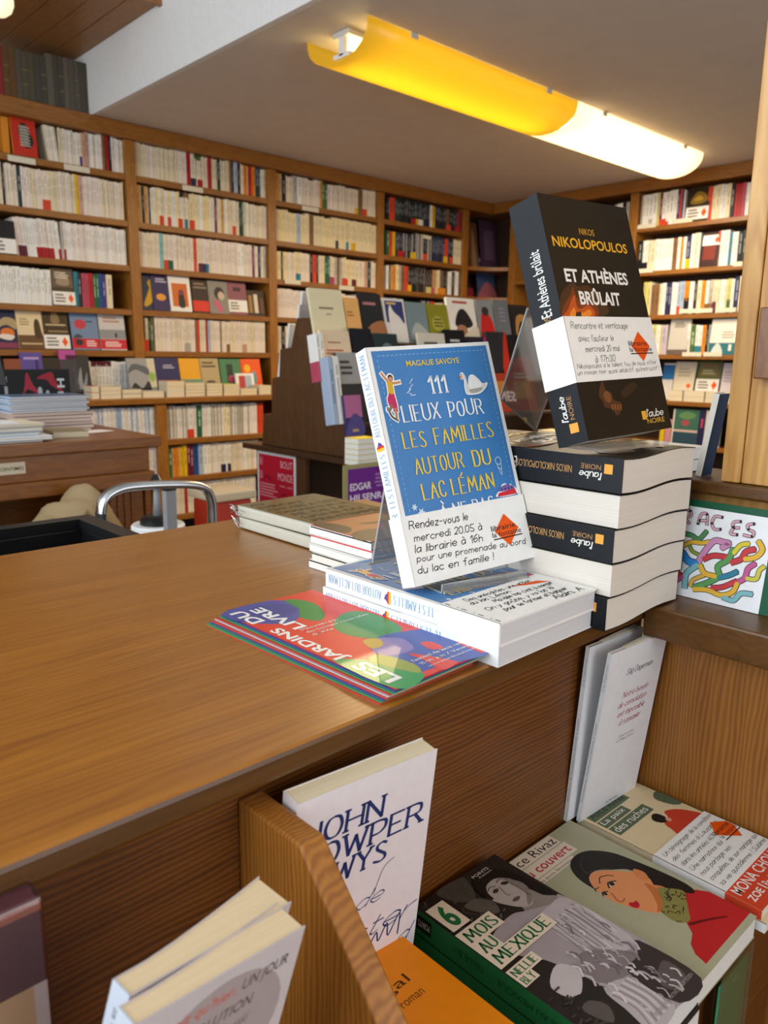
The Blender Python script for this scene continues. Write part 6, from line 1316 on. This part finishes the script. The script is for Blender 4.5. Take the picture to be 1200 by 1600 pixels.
# books on the far side, seen edge-on past the end panel
for lab, bx, k in [('white book edge-on at the top of the far side of the display table', (481, 490, 456), 0), ('thin white book left of it on the far side of the display table', (468, 474, 475), 0), ('white book edge-on on the middle tier of the far side', (455, 462, 505), 1), ('white-edged book on the lower tier of the far side of the display table', (432, 446, 546), 2)]:
    y, z = TB[k]
    x1 = XI+0.026+(0.11 if k == 0 and bx[0] > 475 else 0.10); h = max(0.12, ony((bx[0]+bx[1])/2, bx[2], y+0.03).z-z)
    r = book('paperback', lab, 0.10, h, 0.014, (x1, y+0.045, z+0.0006), rotabc(180, -10), '#efece8', '#f3f2ef', pages='#f2efe8')
# posters at the foot of the table
po_ = thing('poster', 'red poster with white lettering hanging on the end of the display table', 'poster', (XI-0.003, 2.7, -0.6))
a_, b_ = onx(402, 703, XI-0.003), onx(462, 716, XI-0.003); hz = a_.z-onx(402, 790, XI-0.003).z
mb = MB(); mb.box((-0.002, -(a_.y-b_.y), 0), (0, 0, hz), col('#e9e6e6')); o = mb.build('sheet', 'print', po_); po_.location = (XI-0.0015, a_.y, a_.z-hz)
A = Art(a_.y-b_.y, hz, 4e-4, 1e-4); A.rect(0.04, 0, 0.95, 0.95, '#bf1732')
for s_, u0, v0, u1, v1 in [('AU', 0.06, 0.76, 0.14, 0.90), ('DU', 0.06, 0.52, 0.14, 0.66), ('BOUT', 0.62, 0.76, 0.92, 0.88), ('MONDE', 0.55, 0.54, 0.92, 0.67), ('mai - juin', 0.6, 0.42, 0.92, 0.47)]: A.text(s_, u0, v0, u1, v1, '#e8b8bd', 0.0)
A.line([(0.16, 0.50), (0.25, 0.58), (0.36, 0.52)], '#3a1218', 0.004); A.line([(0.62, 0.28), (0.72, 0.32), (0.80, 0.27)], '#3a1218', 0.004); A.lines(0.06, 0.20, 0.55, 0.46, 5, '#dc8a94', 3)
A.build('poster_print', po_, lambda x, y, e: (-0.002-e, -x, y))
po_ = thing('poster', 'purple author poster in a beige frame under the display table', 'poster', (2, 2, -0.6))
yq = 2.36*KI; a_, b_ = ony(537, 728, yq), ony(640, 740, yq); hz = a_.z-ony(537, 810, yq).z; po_.location = (a_.x, yq, a_.z-hz)
mb = MB(); mb.box((0, 0, 0), (b_.x-a_.x, 0.006, hz), col('#a39a6a')); mb.build('frame', 'print', po_)
A = Art(b_.x-a_.x, hz, 3e-4, 1e-4); A.rect(0.06, 0.04, 0.97, 0.92, '#6f2a8a'); A.text('EDGAR', 0.09, 0.50, 0.40, 0.64, '#efe6f2', 0.02); A.text('HILSENRATH', 0.09, 0.28, 0.80, 0.42, '#efe6f2', 0.02); A.lines(0.45, 0.5, 0.9, 0.8, 4, '#a47ab8', 4)
A.build('poster_print', po_, FRONT)
wb('sign_back', 'dark', (a_.x+0.05, yq+0.0065, ZF), (a_.x+0.10, yq+0.02, a_.z-0.02), isl)
rr = random.Random(8); x = XI+0.03
for k in range(11):
    t_ = rr.uniform(0.014, 0.028); mb = MB(); spinebook(mb, t_-0.001, rr.uniform(0.15, 0.175), 0.11, 'kwlwkBwgVwm'[k], None, None, 0, rr); o = mb.build('paperback', 'print'); o.location = (x, YB0+0.03, ZB1+0.0005); x += t_
    tag(o, f'{["first"][0] if k == 0 else ORD[k]} book from the left on the low shelf of the display table', 'book', 'books on the low shelf of the display table')

# ---------------------------------------------------------------- things on and around the cash desk
for k in range(14):
    low = k < 6; y0 = 2.45; h = 0.0105 if low else 0.0062
    z = ZD+0.0105*min(k, 6)+0.0062*max(0, k-6)
    t_ = thing('magazine', (f'{ORD[k]} pinkish magazine counted from the bottom of the stack on the cash desk' if low else f'{ORD[k-6]} blue-white magazine counted from the lowest blue one in the stack'), 'magazine', (0.772+0.004*((k*5) % 3)-(0.006 if not low else 0), y0+0.002*(k % 3), z+0.0003), (0, 0, math.radians([0.3, -0.5, 0.8][k % 3])), 'pinkish magazines in the lower half of the stack' if low else 'blue-white magazines in the upper half of the stack')
    mb = MB(); c = '#c9b0a4' if low else '#b9c9da'; w = 0.236 if low else 0.232
    mb.box((0, 0, 0), (w, 0.16, h-0.0015), col('#e6e3e0' if not low else '#d6c2b6')); mb.build('pages', 'pages', t_)
    mb = MB(); c2_ = '#7c6458' if low else '#5f7796'; mb.box((-0.0012, -0.0016, h-0.0022), (w+0.0012, 0.1606, h-0.0004), col(c2_)); mb.box((-0.0022, 0, 0), (-0.0001, 0.16, h-0.0022), col(c)); mb.build('cover', 'gloss', t_)
r = faceout('comic_album', 'large black album with red artwork standing behind the magazine stack', (0.785, 2.632, ZD+0.0006), '-y', 0.238, 0.188, 0.012, 3, '#151416', [('p', [(0.22, 0.45), (0.36, 0.62), (0.42, 0.95), (0.5, 0.72), (0.62, 0.55), (0.52, 0.6), (0.42, 0.66), (0.34, 0.55)], '#b22c3e'), ('p', [(0.55, 0.85), (0.75, 0.95), (0.8, 0.8), (0.9, 0.6), (0.74, 0.72), (0.68, 0.82)], '#a02232'), ('r', 0.12, 0.5, 0.16, 0.88, '#b9bcc4'), ('r', 0.82, 0.80, 0.92, 0.84, '#cfcfd2'), ('r', 0.82, 0.68, 0.92, 0.72, '#cfcfd2'), ('r', 0.86, 0.72, 0.88, 0.80, '#cfcfd2'), ('r', 0.82, 0.57, 0.9, 0.61, '#cfcfd2'), ('r', 0.82, 0.50, 0.9, 0.53, '#cfcfd2'), ('e', 0.58, 0.62, 0.03, 0.08, '#b9bcc4'), ('e', 0.68, 0.58, 0.025, 0.06, '#b9bcc4')])
for k, (lab, x0, x1, y0, y1, z0, z1, c, a) in enumerate([
    ('dark folder at the bottom of the papers on the cash desk', 0.55, 0.775, 2.21, 2.40, 0, 0.006, '#2f3d4c', 1), ('white folder in the papers on the cash desk', 0.54, 0.80, 2.22, 2.42, 0.0063, 0.016, '#dfe3ea', -2), ('light blue folder in the papers on the cash desk', 0.55, 0.775, 2.23, 2.42, 0.0164, 0.026, '#8fa9c4', 2), ('grey folder near the top of the papers on the cash desk', 0.54, 0.785, 2.24, 2.42, 0.0264, 0.040, '#a39d96', 0), ('cream envelope on top of the papers on the cash desk', 0.58, 0.80, 2.25, 2.42, 0.0404, 0.047, '#e0d6bc', 4), ('white sheet curling on top of the papers on the cash desk', 0.50, 0.73, 2.28, 2.40, 0.0474, 0.050, '#eceef2', -5)]):
    t_ = thing('paper_folder', lab, 'folder', (x0, y0, ZD+0.0004+z0), (0, 0, math.radians(a)))
    mb = MB(); w, d, h = x1-x0, y1-y0, z1-z0; mb.box((0, 0, 0), (w, d, h*0.2), col(c)); mb.box((0, 0, h*0.8), (w, d, h), col(c)); mb.build('cover', 'print', t_)
    mb = MB(); mb.box((0.002, 0.002, h*0.2), (w-0.003, d-0.002, h*0.8), col('#dcd6c8')); mb.build('sheets', 'pages', t_)
r = book('notebook', 'small beige notebook beside the papers on the cash desk', 0.10, 0.14, 0.017, (0.825, 2.28, ZD+0.0175), rotabc(-8, -90), '#8a7a5c', '#a99a78', pages='#cfc3a4')
t_ = thing('receipt', 'white slip of paper lying near the right end of the cash desk', 'paper', (0.95, 2.36, ZD+0.0004), (0, 0, 0.25)); mb = MB(); mb.box((0, 0, 0), (0.11, 0.07, 0.0006), col('#e9e4e6')); mb.build('sheet', 'matte', t_)
t_ = thing('till_screen', 'black till screen at the left edge, tilted on the cash desk', 'screen', (0.66, 2.58, ZD))
p0 = ony(13, 604, 2.56); p1 = ony(-2, 545, 2.56)
mb = MB(); mb.prism([(p0.x-0.66, p0.z-ZD), (p1.x-0.66, p1.z-ZD), (p1.x-0.93, p1.z-ZD+0.10), (p0.x-0.93, p0.z-ZD+0.02)], 'y', -0.02, 0.01); mb.build('screen_panel', 'black', t_, bevel=0.004)
mb = MB(); mb.box((-0.08, 0.0, 0.012), (-0.05, 0.03, 0.16)); mb.box((-0.14, -0.05, 0), (0.02, 0.08, 0.012)); mb.build('screen_stand', 'black', t_, bevel=0.003)
# chrome stool with an arched back
YC_ = 1.40
W_ = lambda px, py, y=YC_: ony(px, py, y)
pts = [W_(158, 846), W_(158, 800), W_(163, 779), W_(180, 766), W_(205, 760), W_(255, 757), W_(300, 757.5), W_(321, 764), W_(330, 782), W_(332, 812)]
stl = thing('chair', 'chair with a chrome arched back rail behind the counter', 'chair', (0.68, 1.40, ZF))
L0 = [Vector((pts[0].x, YC_, ZF+0.005))]+pts+[Vector((pts[-1].x, YC_, ZF+0.005))]
L2 = [L0[0]]+[Vector((*[q for q in (a_, YC_, b_)],)) for a_, b_ in catmull([(p.x, p.z) for p in L0[1:-1]], 4)]+[L0[-1]]
mb = MB(); mb.tube([q-Vector(stl.location) for q in L2], (0.0085, 0.016), 12, flat=Vector((0, 1, 0))); mb.build('back_rail', 'chrome', stl, smooth=True)
mb = MB(); mb.tube([pts[0]+Vector((0, 0, -0.10))-Vector(stl.location), pts[0]-Vector(stl.location), pts[1]-Vector(stl.location)+Vector((0, 0, -0.002))], (0.0097, 0.0175), 12, flat=Vector((0, 1, 0))); mb.build('armrest_sleeve', 'black', stl, smooth=True)
x0, x1 = pts[0].x-0.68, pts[-1].x-0.68
mb = MB(); mb.box((x0+0.012, -0.02, 0.40), (x1-0.012, 0.30, 0.435)); mb.build('seat', 'black', stl, bevel=0.012)
for x in (x0+0.02, x1-0.02): mb = MB(); mb.tube([(x, 0.28, 0.005), (x, 0.28, 0.40)], 0.009, 10); mb.build('leg', 'chrome', stl, smooth=True)
# white drum with a spindle, grey post, tote bag, black crate, red bin
yd = 1.80
p = ony(247, 818, yd); rd = (ony(294, 818, yd).x-ony(199, 818, yd).x)/2*0.80
dr = thing('ribbon_drum', 'white drum with a black-footed clear spindle behind the counter', 'drum', (p.x, yd, ZF)); zt_ = p.z-ZF
mb = MB(); mb.lathe([(0.001, 0), (rd*0.96, 0), (rd*0.96, zt_-0.03), (rd, zt_-0.028), (rd, zt_-0.004), (rd*0.95, zt_), (0.001, zt_)], 36); mb.build('drum_body', 'whitep', dr, smooth=False)
mb = MB(); mb.lathe([(0.001, zt_), (0.045, zt_), (0.045, zt_+0.014), (0.03, zt_+0.022), (0.001, zt_+0.022)], 24); mb.build('spindle_foot', 'black', dr)
mb = MB(); mb.lathe([(0.001, zt_+0.022), (0.012, zt_+0.022), (0.009, zt_+0.06), (0.007, zt_+0.10), (0.001, zt_+0.10)], 20); mb.build('spindle', 'grey', dr, smooth=True)
mb = MB(); mb.lathe([(0.001, zt_+0.094), (0.028, zt_+0.096), (0.032, zt_+0.104), (0.014, zt_+0.112), (0.008, zt_+0.126), (0.001, zt_+0.128)], 24); mb.build('knob', 'black', dr, smooth=True)
A = Art(0.05, 0.03, 2e-3); A.text('S', 0.1, 0.1, 0.9, 0.9, '#2b2b2e'); an = math.radians(-112); A.build('lettering', dr, lambda x, y, e: ((rd+e)*math.cos(an+x/rd), (rd+e)*math.sin(an+x/rd), zt_-0.034+y-0.026), 'ink')
a_, b_ = ony(259, 764, 1.62), ony(275, 764, 1.62)
t_ = thing('grey_post', 'slim grey post with a black cap beside the white drum', 'post', (a_.x, 1.62, ZF)); mb = MB(); mb.box((0, 0, 0), (b_.x-a_.x, 0.02, a_.z-ZF-0.006)); mb.build('post_body', 'grey', t_, bevel=0.001); mb = MB(); mb.box((-0.001, -0.001, a_.z-ZF-0.006), (b_.x-a_.x+0.001, 0.021, a_.z-ZF+0.004)); mb.build('cap', 'black', t_, bevel=0.001)
yb_ = 2.07
c0, c1, c2 = ony(40, 838, yb_), ony(105, 776, yb_), ony(196, 845, yb_)
bag = thing('tote_bag', 'crumpled beige canvas bag under the cash desk', 'bag', ((c0.x+c2.x)/2, yb_, c0.z-0.25))
bm = bmesh.new(); bmesh.ops.create_icosphere(bm, subdivisions=5, radius=1.0); rr = random.Random(4)
ph = [(rr.uniform(2, 5), rr.uniform(2, 5), rr.uniform(1, 4), rr.uniform(0, 6)) for _ in range(7)]
rx, rz_ = (c2.x-c0.x)/2*1.45, (c1.z-c0.z)+0.25
for v in bm.verts:
    d = v.co.normalized(); f = 1.0+sum(0.042*abs(math.sin(a*d.x*1.6+b*d.z*1.3+c*d.y+p_)) for a, b, c, p_ in ph)-0.1
    v.co = Vector((d.x*rx*f*(0.80 if d.z > 0.2 else 1.0), d.y*0.14*f, max(d.z, -0.02)*rz_*(0.96+0.06*math.sin(6*d.x))*f))
me = bpy.data.meshes.new('bag_body'); bm.to_mesh(me); bm.free(); me.materials.append(M['cloth']); me.polygons.foreach_set('use_smooth', [True]*len(me.polygons)); o = bpy.data.objects.new('bag_body', me); C.objects.link(o); o.parent = bag
mb = MB(); mb.tube([(-rx*0.5, -0.13, rz_*0.45), (-rx*0.42, -0.16, rz_*0.75), (-rx*0.1, -0.12, rz_*0.93), (rx*0.22, -0.15, rz_*0.72), (rx*0.34, -0.15, rz_*0.45)], (0.012, 0.004), 8, flat=Vector((0, 1, 0.3))); mb.build('handle', 'cloth', bag, smooth=True)
bx_ = thing('storage_box', 'dark storage box under the beige canvas bag', 'box', ((c0.x+c2.x)/2, yb_, ZF)); hb = c0.z-0.25-ZF-0.004
mb = MB(); mb.box((-0.15, -0.13, 0), (0.15, 0.13, hb-0.03)); mb.build('box_body', 'black', bx_, bevel=0.004); mb = MB(); mb.box((-0.155, -0.135, hb-0.03), (0.155, 0.135, hb)); mb.build('lid', 'black', bx_, bevel=0.004)
yk = 1.055
a_, b_ = ony(0, 812, yk), ony(134, 806, yk)
kr = thing('black_crate', 'black open-topped crate behind the counter at the left edge', 'crate', (b_.x-0.2, yk-0.254, ZF)); zt_ = b_.z-ZF; w1 = 0.2; w0 = -0.28
for nm, aa, bb in [('front_wall', (w0, 0, 0), (w1, 0.014, zt_-0.014)), ('rear_wall', (w0, 0.24, 0), (w1, 0.254, zt_-0.014)), ('side_wall', (w1-0.014, 0.0145, 0), (w1, 0.2395, zt_-0.014)), ('side_wall', (w0, 0.0145, 0), (w0+0.014, 0.2395, zt_-0.014)), ('crate_floor', (w0+0.015, 0.015, 0), (w1-0.015, 0.239, 0.012))]:
    board(nm, 'black', aa, bb, kr, 0.002)
mb = MB()
for aa, bb in [((w0-0.008, -0.008, zt_-0.0135), (w1+0.008, 0.016, zt_)), ((w0-0.008, 0.238, zt_-0.0135), (w1+0.008, 0.262, zt_)), ((w1-0.016, 0.016, zt_-0.0135), (w1+0.008, 0.238, zt_)), ((w0-0.008, 0.016, zt_-0.0135), (w0+0.016, 0.238, zt_))]: mb.box(aa, bb)
mb.build('rim', 'black', kr)
yb2 = 2.0
a_, b_ = ony(334, 773, yb2), ony(402, 776, yb2)
bn = thing('red_bin', 'red bin with a beige lid between the counter and the display table', 'bin', ((a_.x+b_.x)/2, yb2+0.08, ZF)); w = (b_.x-a_.x)/2; hh_ = a_.z-ZF
mb = MB(); mb.prism([(-w*0.85, -0.07), (w*0.85, -0.07), (w*0.85, 0.07), (-w*0.85, 0.07)], 'z', 0, hh_-0.028); mb.build('bin_body', 'red', bn, bevel=0.01)
M['lid'] = plain('beige_lid', '#cbb796', 0.6)
mb = MB(); mb.prism([(-w, -0.08), (w, -0.08), (w, 0.08), (-w, 0.08)], 'z', hh_-0.0275, hh_); mb.build('lid', 'lid', bn, bevel=0.006)
# tall old volumes on top of the bookcase, under the plank ceiling
rr = random.Random(12); x = a_of(-6, 'L', YL+0.03, 1.40); xe = a_of(143, 'L', YL+0.03, 1.40); k = 0
while x < xe-0.01:
    t_ = rr.uniform(0.026, 0.036); t_ = min(t_, xe-x); c = '#8f2f2f' if k == 0 else '#6a4a2c' if k in (1, 2) else rr.choice(['#5a5348', '#4e483e', '#665d50', '#57503f'])
    h = 0.245 if x < a_of(70, 'L', YL+0.03, 1.4) else 0.265
    mb = MB(); spinebook(mb, t_-0.001, h, 0.17, c, None, None, 0, rr, False)
    for zz in (0.18, 0.34, 0.62, 0.84): mb.box((0.001, -0.0012, h*zz), (t_-0.002, 0.0003, h*zz+0.004), col('#8a7a4a' if zz in (0.34, 0.62) and k % 3 == 1 else c))
    o = mb.build('old_volume', 'print'); o.location = (x, YL+0.02, 1.2825)
    lab = 'red bound volume at the left end of the row on top of the bookcase' if k == 0 else ['', 'first', 'second'][k]+' brown bound volume right of the red one on top of the bookcase' if k in (1, 2) else f'{ORD[k]} bound volume from the red one on top of the bookcase, grey-brown'
    tag(o, lab, 'book', None if k == 0 else 'brown bound volumes on top of the bookcase' if k in (1, 2) else 'grey-brown bound volumes on top of the bookcase')
    x += t_; k += 1
